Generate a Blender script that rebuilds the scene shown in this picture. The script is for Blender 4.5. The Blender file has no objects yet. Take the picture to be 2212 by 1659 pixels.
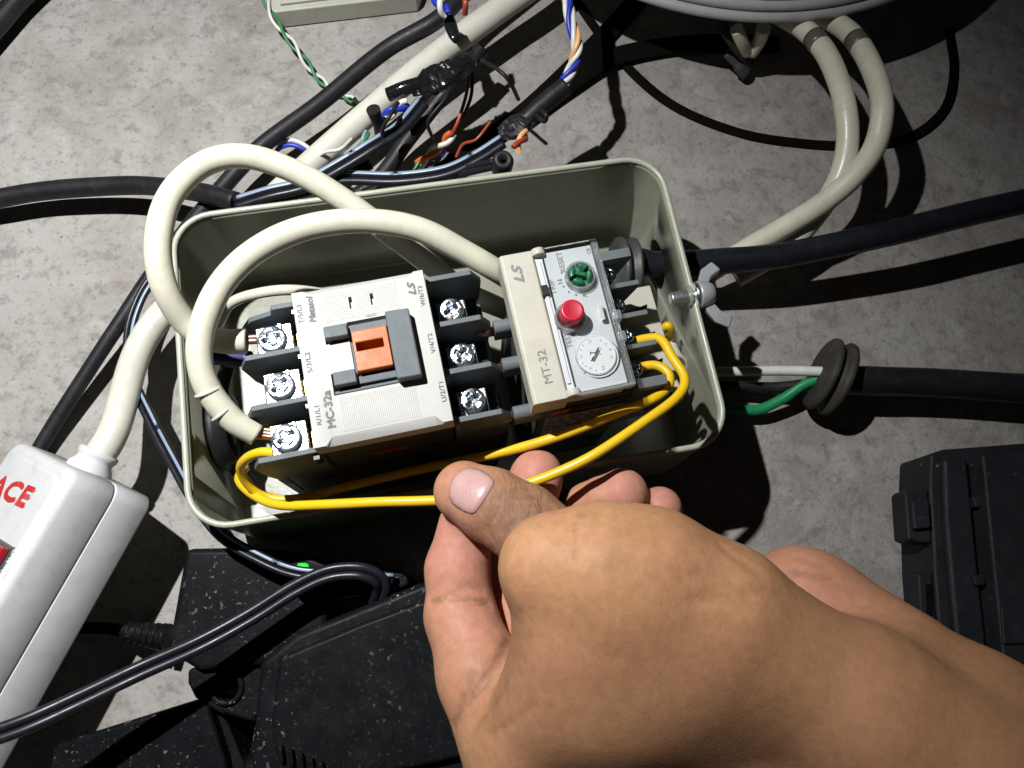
import bpy, bmesh, math, random
import numpy as np
from mathutils import Matrix, Vector
random.seed(7)
S = 0.001                                   # everything below is written in millimetres

# ------------------------------------------------------------------ camera
TH, PH, F, HC, CX, CY = math.radians(16.5), math.radians(2.5), 1640.0, 286.0, 1106.0, 829.5
Wv = np.array([math.sin(PH), math.sin(TH), -math.cos(TH)]); Wv /= np.linalg.norm(Wv)
Rv = np.cross(Wv, [0, 1, 0]); Rv /= np.linalg.norm(Rv)
Uv = np.cross(Rv, Wv)
scene = bpy.context.scene
cam_data = bpy.data.cameras.new('camera')
cam_data.sensor_width = 36.0
cam_data.lens = F / 2212.0 * 36.0
cam_data.clip_start, cam_data.clip_end = 0.005, 20.0
cam = bpy.data.objects.new('camera', cam_data)
scene.collection.objects.link(cam)
cam.matrix_world = Matrix(((Rv[0], Uv[0], -Wv[0], 0), (Rv[1], Uv[1], -Wv[1], 0),
                           (Rv[2], Uv[2], -Wv[2], HC * S), (0, 0, 0, 1)))
scene.camera = cam

# ------------------------------------------------------------------ world (an unlit room) and the torch
world = bpy.data.worlds.new('World'); scene.world = world; world.use_nodes = True
bg = world.node_tree.nodes['Background']
bg.inputs[0].default_value = (0.80, 0.85, 1.0, 1); bg.inputs[1].default_value = 0.006
LIGHT = Vector((-132, 166, 395))
AIM = Vector((-180, 45, 0))
ld = bpy.data.lights.new('torch', 'SPOT')
ld.energy = 11.8; ld.spot_size = math.radians(128); ld.spot_blend = 1.0; ld.shadow_soft_size = 0.0035
ld.color = (0.985, 0.99, 1.0)
lo = bpy.data.objects.new('torch', ld); scene.collection.objects.link(lo)
lo.location = LIGHT * S
lo.rotation_euler = (AIM - LIGHT).to_track_quat('-Z', 'Y').to_euler()
vs = scene.view_settings
vs.view_transform = 'Standard'; vs.look = 'None'; vs.gamma = 1.0; vs.exposure = 0.0
vs.use_curve_mapping = False
scene.render.engine = 'CYCLES'
scene.cycles.max_bounces = 8

# ------------------------------------------------------------------ measuring helper: where a sight line meets the height z (mm)
def P(px, py, z=0.0):
    d = Rv * (px - CX) / F + Uv * (CY - py) / F + Wv
    return np.array([0, 0, HC]) + d * ((z - HC) / d[2])
def ray(px, py):
    d = Rv * (px - CX) / F + Uv * (CY - py) / F + Wv
    return d / np.linalg.norm(d)

# ------------------------------------------------------------------ materials
MATS = {}
def node_mat(name):
    m = bpy.data.materials.new(name); m.use_nodes = True
    return m, m.node_tree, m.node_tree.nodes['Principled BSDF']
def noise(nt, scale, detail=4, rough=0.6, coord=None, dist=0.0):
    n = nt.nodes.new('ShaderNodeTexNoise')
    n.inputs['Scale'].default_value = scale; n.inputs['Detail'].default_value = detail
    n.inputs['Roughness'].default_value = rough; n.inputs['Distortion'].default_value = dist
    if coord is None:
        coord = nt.nodes.new('ShaderNodeTexCoord').outputs['Object']
    nt.links.new(coord, n.inputs['Vector'])
    return n.outputs['Fac']
def ramp(nt, fac, stops):
    r = nt.nodes.new('ShaderNodeValToRGB'); e = r.color_ramp.elements
    while len(e) < len(stops): e.new(0.5)
    for el, (p, c) in zip(e, stops):
        el.position = p; el.color = c if len(c) == 4 else (*c, 1)
    nt.links.new(fac, r.inputs[0]); return r.outputs[0]
def mix(nt, fac, a, b, mode='MIX'):
    n = nt.nodes.new('ShaderNodeMix'); n.data_type = 'RGBA'; n.blend_type = mode
    for sock, v in ((n.inputs[0], fac), (n.inputs[6], a), (n.inputs[7], b)):
        if isinstance(v, (int, float)): sock.default_value = v
        elif isinstance(v, tuple): sock.default_value = (*v, 1) if len(v) == 3 else v
        else: nt.links.new(v, sock)
    return n.outputs[2]
def bump(nt, bsdf, fac, strength, dist, prev=None):
    b = nt.nodes.new('ShaderNodeBump'); b.inputs['Strength'].default_value = strength
    b.inputs['Distance'].default_value = dist
    nt.links.new(fac, b.inputs['Height'])
    if prev is not None: nt.links.new(prev, b.inputs['Normal'])
    nt.links.new(b.outputs[0], bsdf.inputs['Normal']); return b.outputs[0]

def plastic(name, col, rough=0.45, vary=0.10, dirt=None, dirt_amt=0.0, grain=0.0, grain_scale=2500, spec=0.5,
            metallic=0.0, coat=0.0, speck=None, speck_scale=260, speck_lo=0.66, sss=0.0):
    m, nt, b = node_mat(name)
    n1 = noise(nt, 90, 5, 0.65)
    lo_ = tuple(c * (1 - vary) for c in col); hi_ = tuple(min(1, c * (1 + vary)) for c in col)
    c = ramp(nt, n1, [(0.3, lo_), (0.7, hi_)])
    if dirt:
        n2 = noise(nt, 160, 8, 0.72, dist=0.4)
        f = ramp(nt, n2, [(0.52, (0, 0, 0)), (0.78, (dirt_amt,) * 3)])
        c = mix(nt, f, c, dirt)
    fs = None
    if speck:
        n3 = noise(nt, speck_scale, 6, 0.62); n4 = noise(nt, 35, 3, 0.5)
        f3 = ramp(nt, n3, [(speck_lo, (0, 0, 0)), (speck_lo + 0.045, (1, 1, 1))])
        f4 = ramp(nt, n4, [(0.42, (0.06, 0.06, 0.06)), (0.62, (0.95, 0.95, 0.95))])
        fs = mix(nt, 1.0, f3, f4, 'MULTIPLY')
        haze = noise(nt, 55, 6, 0.7)
        c = mix(nt, ramp(nt, haze, [(0.48, (0, 0, 0)), (0.8, (0.035,) * 3)]), c, speck)
        c = mix(nt, fs, c, speck)
    nt.links.new(c, b.inputs['Base Color'])
    rr = ramp(nt, noise(nt, 220, 6, 0.7), [(0.3, (max(0.02, rough - 0.09),) * 3), (0.75, (min(1, rough + 0.12),) * 3)])
    nt.links.new(rr, b.inputs['Roughness'])
    b.inputs['Metallic'].default_value = metallic
    b.inputs['Specular IOR Level'].default_value = spec
    if coat: b.inputs['Coat Weight'].default_value = coat; b.inputs['Coat Roughness'].default_value = 0.15
    if sss:
        b.inputs['Subsurface Weight'].default_value = sss; b.inputs['Subsurface Scale'].default_value = 0.002
    pv = None
    if grain: pv = bump(nt, b, noise(nt, grain_scale, 3, 0.6), grain, 0.0003)
    if speck: bump(nt, b, fs, 0.5, 0.0006, pv)
    MATS[name] = m; return m

plastic('cover_plastic', (0.43, 0.425, 0.40), 0.5, 0.05, (0.30, 0.28, 0.22), 0.25, 0.05, spec=0.18)
plastic('relay_plastic', (0.46, 0.44, 0.37), 0.40, 0.05, (0.28, 0.25, 0.17), 0.35, 0.05, spec=0.2)
plastic('plate_plastic', (0.52, 0.53, 0.535), 0.5, 0.03, spec=0.2)
plastic('grey_plastic', (0.115, 0.130, 0.137), 0.55, 0.10, (0.25, 0.24, 0.22), 0.12, 0.25, spec=0.2)
plastic('dark_plastic', (0.016, 0.022, 0.024), 0.22, 0.25, (0.06, 0.06, 0.055), 0.3, 0.06)
plastic('charcoal_plastic', (0.060, 0.055, 0.053), 0.5, 0.15, (0.12, 0.11, 0.10), 0.2, 0.25)
plastic('orange_plastic', (0.43, 0.108, 0.020), 0.42, 0.06, (0.25, 0.07, 0.02), 0.2, 0.10, 1500, spec=0.25)
plastic('red_plastic', (0.42, 0.012, 0.030), 0.38, 0.08, None, 0, 0.05)
plastic('green_plastic', (0.012, 0.115, 0.050), 0.35, 0.12, None, 0, 0.08)
plastic('ink', (0.085, 0.085, 0.09), 0.6, 0.15)
plastic('ink_dark', (0.055, 0.055, 0.06), 0.6, 0.1)
plastic('ink_mid', (0.17, 0.17, 0.16), 0.6, 0.12)
plastic('ink_pale', (0.19, 0.19, 0.19), 0.6, 0.15)
plastic('label_white', (0.30, 0.29, 0.26), 0.5, 0.1)
plastic('label_red', (0.32, 0.02, 0.02), 0.45, 0.1)
plastic('label_black', (0.012, 0.012, 0.013), 0.35, 0.1)
plastic('strip_red', (0.45, 0.015, 0.015), 0.5, 0.1, (0.6, 0.6, 0.58), 0.25)
plastic('zinc', (0.62, 0.68, 0.74), 0.24, 0.12, (0.25, 0.30, 0.34), 0.5, 0.5, 900, metallic=1.0)
plastic('brass', (0.70, 0.50, 0.16), 0.32, 0.15, None, 0, 0.2, 900, metallic=1.0)
plastic('copper', (0.34, 0.20, 0.14), 0.4, 0.2, None, 0, 0.2, 900, metallic=0.8)
plastic('steel_bolt', (0.55, 0.56, 0.56), 0.38, 0.12, (0.25, 0.23, 0.2), 0.4, 0.3, 900, metallic=0.9)
plastic('wing_metal', (0.42, 0.44, 0.45), 0.36, 0.12, (0.14, 0.15, 0.16), 0.4, 0.25, 900, metallic=0.35)
plastic('cream_cable', (0.55, 0.53, 0.42), 0.40, 0.07, (0.30, 0.25, 0.14), 0.38, 0.10, 500, coat=0.08)
plastic('cord_cream', (0.54, 0.525, 0.45), 0.5, 0.06, (0.36, 0.32, 0.24), 0.45, 0.12)
plastic('yellow_wire', (0.70, 0.45, 0.012), 0.34, 0.06, (0.5, 0.3, 0.01), 0.25, 0.03)
plastic('green_wire', (0.010, 0.23, 0.085), 0.4, 0.08)
plastic('white_wire', (0.62, 0.61, 0.56), 0.42, 0.06, (0.35, 0.33, 0.28), 0.3)
plastic('blue_wire', (0.012, 0.035, 0.40), 0.4, 0.1)
plastic('navy_wire', (0.010, 0.013, 0.085), 0.4, 0.1)
plastic('orange_wire', (0.62, 0.13, 0.025), 0.4, 0.1)
plastic('peach_wire', (0.68, 0.36, 0.16), 0.4, 0.1)
plastic('leaf_wire', (0.035, 0.19, 0.065), 0.45, 0.15, (0.2, 0.2, 0.16), 0.3)
plastic('sky_stripe', (0.20, 0.26, 0.34), 0.38, 0.1)
plastic('red_wire', (0.30, 0.05, 0.02), 0.4, 0.1)
plastic('black_rubber', (0.011, 0.011, 0.013), 0.5, 0.2, (0.06, 0.058, 0.055), 0.35, 0.2, 700, spec=0.3)
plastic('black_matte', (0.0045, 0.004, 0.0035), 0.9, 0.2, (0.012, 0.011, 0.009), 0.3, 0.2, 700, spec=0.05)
plastic('black_sheen', (0.010, 0.011, 0.015), 0.36, 0.2, (0.05, 0.05, 0.055), 0.3, 0.15, 500, spec=0.35)
plastic('black_tape', (0.008, 0.009, 0.010), 0.16, 0.2, None, 0, 0.9, 190)
plastic('dusty_black', (0.0055, 0.006, 0.007), 0.40, 0.25, None, 0, 0.2, 900, spec=0.06, speck=(0.20, 0.197, 0.188), speck_scale=620, speck_lo=0.605)
plastic('case_black', (0.012, 0.013, 0.016), 0.6, 0.2, (0.08, 0.08, 0.08), 0.12, 0.4, 1600, spec=0.25, speck=(0.22, 0.22, 0.22),
        speck_scale=420, speck_lo=0.67)
plastic('rubber_brown', (0.036, 0.032, 0.025), 0.7, 0.3, (0.12, 0.11, 0.085), 0.5, 0.4, 700, spec=0.3)
plastic('rubber_grey', (0.045, 0.047, 0.045), 0.5, 0.25, (0.14, 0.14, 0.13), 0.4, 0.3, 700)
plastic('tape_brown', (0.105, 0.085, 0.060), 0.35, 0.12)
plastic('strip_white', (0.53, 0.535, 0.535), 0.5, 0.05, (0.30, 0.27, 0.21), 0.42, 0.06, spec=0.25)
plastic('pail_plastic', (0.36, 0.37, 0.37), 0.42, 0.06, (0.20, 0.18, 0.14), 0.4, 0.1)
plastic('channel_plastic', (0.40, 0.40, 0.33), 0.5, 0.08, (0.28, 0.26, 0.22), 0.5, 0.1)
plastic('nail', (0.47, 0.285, 0.265), 0.3, 0.05, None, 0, 0.04, 600, sss=0.3)

def paint_mat():
    m, nt, b = node_mat('box_paint')
    c = ramp(nt, noise(nt, 60, 6, 0.7), [(0.3, (0.225, 0.228, 0.172)), (0.7, (0.28, 0.283, 0.22))])
    sp = noise(nt, 420, 5, 0.6); zone = noise(nt, 26, 2, 0.5)
    f = mix(nt, 1.0, ramp(nt, sp, [(0.67, (0, 0, 0)), (0.70, (1, 1, 1))]), ramp(nt, zone, [(0.5, (0, 0, 0)), (0.62, (1, 1, 1))]), 'MULTIPLY')
    c = mix(nt, f, c, (0.5, 0.5, 0.46))
    dk = ramp(nt, noise(nt, 130, 7, 0.75, dist=0.8), [(0.55, (0, 0, 0)), (0.8, (0.4, 0.4, 0.4))])
    c = mix(nt, dk, c, (0.11, 0.10, 0.055))
    co = nt.nodes.new('ShaderNodeTexCoord').outputs['Object']; mp = nt.nodes.new('ShaderNodeMapping'); mp.inputs['Scale'].default_value = (1, 1, 0.06); mp.inputs['Rotation'].default_value = (0.5, 0.3, 0.4); nt.links.new(co, mp.inputs[0])
    sc = ramp(nt, noise(nt, 900, 3, 0.5, mp.outputs[0]), [(0.68, (0, 0, 0)), (0.73, (0.55,) * 3)])
    c = mix(nt, sc, c, (0.36, 0.35, 0.28))
    nt.links.new(c, b.inputs['Base Color']); b.inputs['Roughness'].default_value = 0.30
    bump(nt, b, noise(nt, 700, 3, 0.5), 0.12, 0.0003)
    MATS['box_paint'] = m
paint_mat()
plastic('worn_lit_rim', (0.36, 0.375, 0.29), 0.34, 0.08, (0.18, 0.17, 0.11), 0.5, 0.1, 700)  # paler than box_paint: worn edge, with the rim highlight put into the colour

def concrete_mat():
    m, nt, b = node_mat('concrete')
    co = nt.nodes.new('ShaderNodeTexCoord').outputs['Object']
    big = noise(nt, 7, 5, 0.62, co, 1.2); mid = noise(nt, 42, 7, 0.66, co, 0.3); fine = noise(nt, 330, 8, 0.7, co); grit = noise(nt, 1100, 4, 0.6, co)
    sm = noise(nt, 135, 6, 0.68, co, 0.25)
    c = ramp(nt, big, [(0.36, (0.240, 0.223, 0.210)), (0.5, (0.287, 0.275, 0.261)), (0.64, (0.341, 0.337, 0.326))])
    c = mix(nt, ramp(nt, mid, [(0.43, (0, 0, 0)), (0.60, (0.8,) * 3)]), c, (0.340, 0.334, 0.322))
    c = mix(nt, ramp(nt, noise(nt, 30, 6, 0.7, co, 0.8), [(0.52, (0, 0, 0)), (0.68, (0.65,) * 3)]), c, (0.218, 0.193, 0.179))
    c = mix(nt, ramp(nt, noise(nt, 60, 5, 0.7, co, 0.5), [(0.56, (0, 0, 0)), (0.70, (0.6,) * 3)]), c, (0.407, 0.406, 0.397))
    c = mix(nt, ramp(nt, sm, [(0.36, (0.55,) * 3), (0.48, (0, 0, 0))]), c, (0.149, 0.138, 0.130))
    c = mix(nt, ramp(nt, fine, [(0.34, (0.6,) * 3), (0.45, (0, 0, 0))]), c, (0.125, 0.116, 0.109))
    c = mix(nt, ramp(nt, grit, [(0.62, (0, 0, 0)), (0.70, (0.6,) * 3)]), c, (0.417, 0.417, 0.405))
    c = mix(nt, ramp(nt, noise(nt, 520, 5, 0.7, co), [(0.29, (0.7,) * 3), (0.40, (0, 0, 0))]), c, (0.087, 0.082, 0.078))
    c = mix(nt, 1.0, c, (1.0, 0.972, 0.938), 'MULTIPLY')
    nt.links.new(c, b.inputs['Base Color']); b.inputs['Roughness'].default_value = 0.85
    b.inputs['Specular IOR Level'].default_value = 0.25
    n1 = bump(nt, b, mid, 0.4, 0.004)
    n1 = bump(nt, b, sm, 0.3, 0.0015, n1); n2 = bump(nt, b, fine, 0.4, 0.0009, n1)
    bump(nt, b, grit, 0.3, 0.0003, n2)
    MATS['concrete'] = m
concrete_mat()

def clear_mat():
    m, nt, b = node_mat('clear_plastic')
    tr = nt.nodes.new('ShaderNodeBsdfTransparent'); tr.inputs[0].default_value = (0.96, 0.97, 0.97, 1)
    gl = nt.nodes.new('ShaderNodeBsdfGlossy'); gl.inputs['Roughness'].default_value = 0.12
    fr = nt.nodes.new('ShaderNodeFresnel'); fr.inputs['IOR'].default_value = 1.45
    bm = nt.nodes.new('ShaderNodeBump'); bm.inputs['Strength'].default_value = 0.25; bm.inputs['Distance'].default_value = 0.0004
    nt.links.new(noise(nt, 350, 4, 0.6), bm.inputs['Height'])
    nt.links.new(bm.outputs[0], gl.inputs['Normal']); nt.links.new(bm.outputs[0], fr.inputs['Normal'])
    mx = nt.nodes.new('ShaderNodeMixShader'); nt.links.new(fr.outputs[0], mx.inputs[0])
    nt.links.new(tr.outputs[0], mx.inputs[1]); nt.links.new(gl.outputs[0], mx.inputs[2])
    nt.links.new(mx.outputs[0], nt.nodes['Material Output'].inputs['Surface']); nt.nodes.remove(b)
    MATS['clear_plastic'] = m
    m2 = m.copy(); m2.name = 'clear_edge'; nt = m2.node_tree; out = nt.nodes['Material Output']; src = out.inputs['Surface'].links[0].from_socket
    df = nt.nodes.new('ShaderNodeBsdfTranslucent'); df.inputs[0].default_value = (0.75, 0.78, 0.78, 1); d2 = nt.nodes.new('ShaderNodeBsdfDiffuse'); d2.inputs[0].default_value = (0.7, 0.73, 0.73, 1)
    a1 = nt.nodes.new('ShaderNodeMixShader'); nt.links.new(df.outputs[0], a1.inputs[1]); nt.links.new(d2.outputs[0], a1.inputs[2])
    a2 = nt.nodes.new('ShaderNodeMixShader'); a2.inputs[0].default_value = 0.3; nt.links.new(src, a2.inputs[1]); nt.links.new(a1.outputs[0], a2.inputs[2]); nt.links.new(a2.outputs[0], out.inputs['Surface'])
    MATS['clear_edge'] = m2
    m, nt, b = node_mat('led_green')
    b.inputs['Base Color'].default_value = (0.01, 0.4, 0.02, 1); b.inputs['Emission Color'].default_value = (0.03, 1.0, 0.05, 1)
    b.inputs['Emission Strength'].default_value = 0.75; MATS['led_green'] = m
    m, nt, b = node_mat('lamp_red')
    b.inputs['Base Color'].default_value = (0.30, 0.012, 0.02, 1); b.inputs['Roughness'].default_value = 0.25; MATS['lamp_red'] = m
    m, nt, b = node_mat('lamp_bezel')
    b.inputs['Base Color'].default_value = (0.16, 0.16, 0.16, 1); b.inputs['Roughness'].default_value = 0.15; b.inputs['Metallic'].default_value = 0.6; MATS['lamp_bezel'] = m
clear_mat()

def skin_mat():
    m, nt, b = node_mat('skin')
    at = nt.nodes.new('ShaderNodeAttribute'); at.attribute_name = 'tint'
    sep = nt.nodes.new('ShaderNodeSeparateColor'); nt.links.new(at.outputs['Color'], sep.inputs[0])
    c = ramp(nt, noise(nt, 70, 5, 0.6), [(0.3, (0.40, 0.205, 0.095)), (0.7, (0.49, 0.265, 0.132))])
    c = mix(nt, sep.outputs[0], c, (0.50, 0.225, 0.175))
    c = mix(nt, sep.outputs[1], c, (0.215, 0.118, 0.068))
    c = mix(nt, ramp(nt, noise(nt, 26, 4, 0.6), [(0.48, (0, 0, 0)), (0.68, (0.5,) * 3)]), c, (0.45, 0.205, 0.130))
    c = mix(nt, at.outputs['Alpha'], c, (0.235, 0.118, 0.066))  # alpha: browner back of hand and arm, their shade painted into the skin
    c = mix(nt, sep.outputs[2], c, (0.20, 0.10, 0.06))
    mott = ramp(nt, noise(nt, 420, 6, 0.7), [(0.35, (0.86,) * 3), (0.65, (1.06, 1.05, 1.04))])
    c = mix(nt, 1.0, c, mott, 'MULTIPLY')
    nt.links.new(c, b.inputs['Base Color'])
    b.inputs['Roughness'].default_value = 0.55; b.inputs['Specular IOR Level'].default_value = 0.22
    b.inputs['Subsurface Weight'].default_value = 0.35; b.inputs['Subsurface Radius'].default_value = (1.0, 0.35, 0.18)
    b.inputs['Subsurface Scale'].default_value = 0.0022
    co = nt.nodes.new('ShaderNodeTexCoord').outputs['Object']
    v = nt.nodes.new('ShaderNodeTexVoronoi'); v.feature = 'DISTANCE_TO_EDGE'; v.inputs['Scale'].default_value = 900
    mp = nt.nodes.new('ShaderNodeMapping'); mp.inputs['Rotation'].default_value = (0.2, 0.1, 0.9); mp.inputs['Scale'].default_value = (1.0, 0.45, 1.0)
    nt.links.new(co, mp.inputs[0]); nt.links.new(mp.outputs[0], v.inputs['Vector'])
    cells = ramp(nt, v.outputs['Distance'], [(0.0, (0, 0, 0)), (0.22, (1, 1, 1))])
    n0 = bump(nt, b, cells, 0.10, 0.0002)
    mp2 = nt.nodes.new('ShaderNodeMapping'); mp2.inputs['Rotation'].default_value = (0, 0, 0.55); mp2.inputs['Scale'].default_value = (1.0, 0.14, 1.0)
    nt.links.new(co, mp2.inputs[0])
    n1 = bump(nt, b, noise(nt, 480, 5, 0.65, mp2.outputs[0]), 0.08, 0.0005, n0)
    n2 = bump(nt, b, noise(nt, 1500, 3, 0.6), 0.12, 0.0002, n1)
    mp3 = nt.nodes.new('ShaderNodeMapping'); mp3.inputs['Rotation'].default_value = (0, 0, math.radians(32)); mp3.inputs['Scale'].default_value = (1.0, 0.22, 0.6)
    nt.links.new(co, mp3.inputs[0]); wr = noise(nt, 330, 5, 0.6, mp3.outputs[0], 0.6)
    mu = nt.nodes.new('ShaderNodeMath'); mu.operation = 'MULTIPLY'; nt.links.new(wr, mu.inputs[0]); nt.links.new(sep.outputs[1], mu.inputs[1])
    bump(nt, b, mu.outputs[0], 0.9, 0.0016, n2)
    MATS['skin'] = m
skin_mat()

# ------------------------------------------------------------------ mesh helpers
COL = scene.collection
class Frame:
    def __init__(s, x, y, ang=0.0, zb=0.0):
        s.o = (x, y); s.a = math.radians(ang); s.zb = zb; s.c = math.cos(s.a); s.s = math.sin(s.a)
    def loc(s, p):                       # world mm -> frame
        dx, dy = p[0] - s.o[0], p[1] - s.o[1]
        return (dx * s.c + dy * s.s, -dx * s.s + dy * s.c, p[2])
    def px(s, px, py, z):
        return s.loc(P(px, py, z))
    def world(s, p):
        return np.array([s.o[0] + p[0] * s.c - p[1] * s.s, s.o[1] + p[0] * s.s + p[1] * s.c, p[2]])
WORLD = Frame(0, 0)
def tag(o, label, cat, group=None):
    o['label'] = label; o['category'] = cat
    if group: o['group'] = group
    return o
def thing(name, label, cat, frame, group=None):
    o = bpy.data.objects.new(name, None); COL.objects.link(o)
    o.empty_display_size = 0.01
    o.location = (frame.o[0] * S, frame.o[1] * S, frame.zb * S); o.rotation_euler = (0, 0, frame.a)
    tag(o, label, cat, group); o['_zb'] = frame.zb; FR[o.name] = frame
    return o
FR = {}
class MB:
    def __init__(s): s.v = []; s.f = []; s.sm = []
    def add(s, verts, faces, smooth=False):
        n = len(s.v); s.v += [tuple(p) for p in verts]; s.f += [tuple(i + n for i in f) for f in faces]; s.sm += [smooth] * len(faces); return s
    def prism(s, poly, z0, z1, top=None):
        """poly: list of (u,v), counter-clockwise; top: optional other outline for the upper face"""
        n = len(poly); top = top or poly
        a = sum(poly[i][0] * poly[(i + 1) % n][1] - poly[(i + 1) % n][0] * poly[i][1] for i in range(n))
        if a < 0: poly = poly[::-1]; top = top[::-1]
        v = [(p[0], p[1], z0) for p in poly] + [(p[0], p[1], z1) for p in top]
        f = [tuple(range(n - 1, -1, -1)), tuple(range(n, 2 * n))] + [(i, (i + 1) % n, n + (i + 1) % n, n + i) for i in range(n)]
        return s.add(v, f)
    def box(s, u0, u1, v0, v1, z0, z1):
        return s.prism([(u0, v0), (u1, v0), (u1, v1), (u0, v1)], z0, z1)
    def side(s, prof, v0, v1, axis='v'):
        """a profile in (u,z) pulled along v (or a profile in (v,z) pulled along u)"""
        n = len(prof)
        if axis == 'v': v = [(p[0], v0, p[1]) for p in prof] + [(p[0], v1, p[1]) for p in prof]
        else: v = [(v0, p[0], p[1]) for p in prof] + [(v1, p[0], p[1]) for p in prof]
        f = [tuple(range(n - 1, -1, -1)), tuple(range(n, 2 * n))] + [(i, (i + 1) % n, n + (i + 1) % n, n + i) for i in range(n)]
        return s.add(v, f)
    def lathe(s, prof, c=(0, 0), n=32, smooth=True, a0=0.0):
        """prof: list of (r,z) from bottom to top about the vertical axis at c"""
        v = []; f = []; m = len(prof)
        for r, z in prof:
            for k in range(n):
                t = a0 + 2 * math.pi * k / n; v.append((c[0] + r * math.cos(t), c[1] + r * math.sin(t), z))
        for j in range(m - 1):
            for k in range(n):
                f.append((j * n + k, j * n + (k + 1) % n, (j + 1) * n + (k + 1) % n, (j + 1) * n + k))
        s.add(v, f, smooth)
        b0 = len(s.v) - m * n
        s.f.append(tuple(b0 + k for k in range(n - 1, -1, -1))); s.sm.append(False)
        s.f.append(tuple(b0 + (m - 1) * n + k for k in range(n))); s.sm.append(False)
        return s
    def xf(s, M):
        s.v = [tuple(M @ Vector(p)) for p in s.v]; return s
    def tube(s, pts, r, n=14, flat=1.0, up=None, caps=True, twist=None):
        pts = [np.array(p, float) for p in pts]; m = len(pts)
        rr = r if hasattr(r, '__len__') else [r] * m
        T = [pts[min(i + 1, m - 1)] - pts[max(i - 1, 0)] for i in range(m)]; T = [t / max(1e-9, np.linalg.norm(t)) for t in T]
        u = np.array(up if up is not None else (0, 0, 1.0)); u = u - T[0] * (u @ T[0])
        if np.linalg.norm(u) < 1e-4: u = np.array([1.0, 0, 0]) - T[0] * T[0][0]
        u /= np.linalg.norm(u); v = []; f = []
        for i in range(m):
            if up is not None: u = np.array(up, float)
            u = u - T[i] * (u @ T[i]); u /= max(1e-9, np.linalg.norm(u)); w = np.cross(T[i], u)
            for k in range(n):
                t = 2 * math.pi * k / n
                v.append(pts[i] + rr[i] * (math.cos(t) * u * flat + math.sin(t) * w))
        for i in range(m - 1):
            for k in range(n):
                f.append((i * n + k, i * n + (k + 1) % n, (i + 1) * n + (k + 1) % n, (i + 1) * n + k))
        s.add(v, f, True)
        if caps:
            b0 = len(s.v) - m * n
            s.f.append(tuple(b0 + k for k in range(n - 1, -1, -1))); s.sm.append(False)
            s.f.append(tuple(b0 + (m - 1) * n + k for k in range(n))); s.sm.append(False)
        return s
    def build(s, name, mat, parent=None, frame=None, bevel=0.0, segs=2, origin=None):
        """vertices are in the frame (mm). With a parent they become local to it."""
        fr = frame or (FR[parent.name] if parent is not None and parent.name in FR else WORLD)
        zb = fr.zb
        me = bpy.data.meshes.new(name)
        if origin is not None: vv = [((p[0] - origin[0]) * S, (p[1] - origin[1]) * S, (p[2] - origin[2]) * S) for p in s.v]
        else: vv = [(p[0] * S, p[1] * S, (p[2] - zb) * S) for p in s.v]
        me.from_pydata(vv, [], s.f); me.update()
        me.polygons.foreach_set('use_smooth', [bool(x) or bevel > 0 for x in s.sm]); me.update()
        me.materials.append(MATS[mat])
        o = bpy.data.objects.new(name, me); COL.objects.link(o)
        if origin is not None: o.location = (origin[0] * S, origin[1] * S, origin[2] * S)
        if parent is not None:
            o.parent = parent
            if parent.name in FR: FR[o.name] = FR[parent.name]
        if bevel:
            md = o.modifiers.new('edge', 'BEVEL'); md.width = bevel * S; md.segments = segs; md.limit_method = 'ANGLE'
            md.angle_limit = math.radians(40); md.harden_normals = True
        return o

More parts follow.
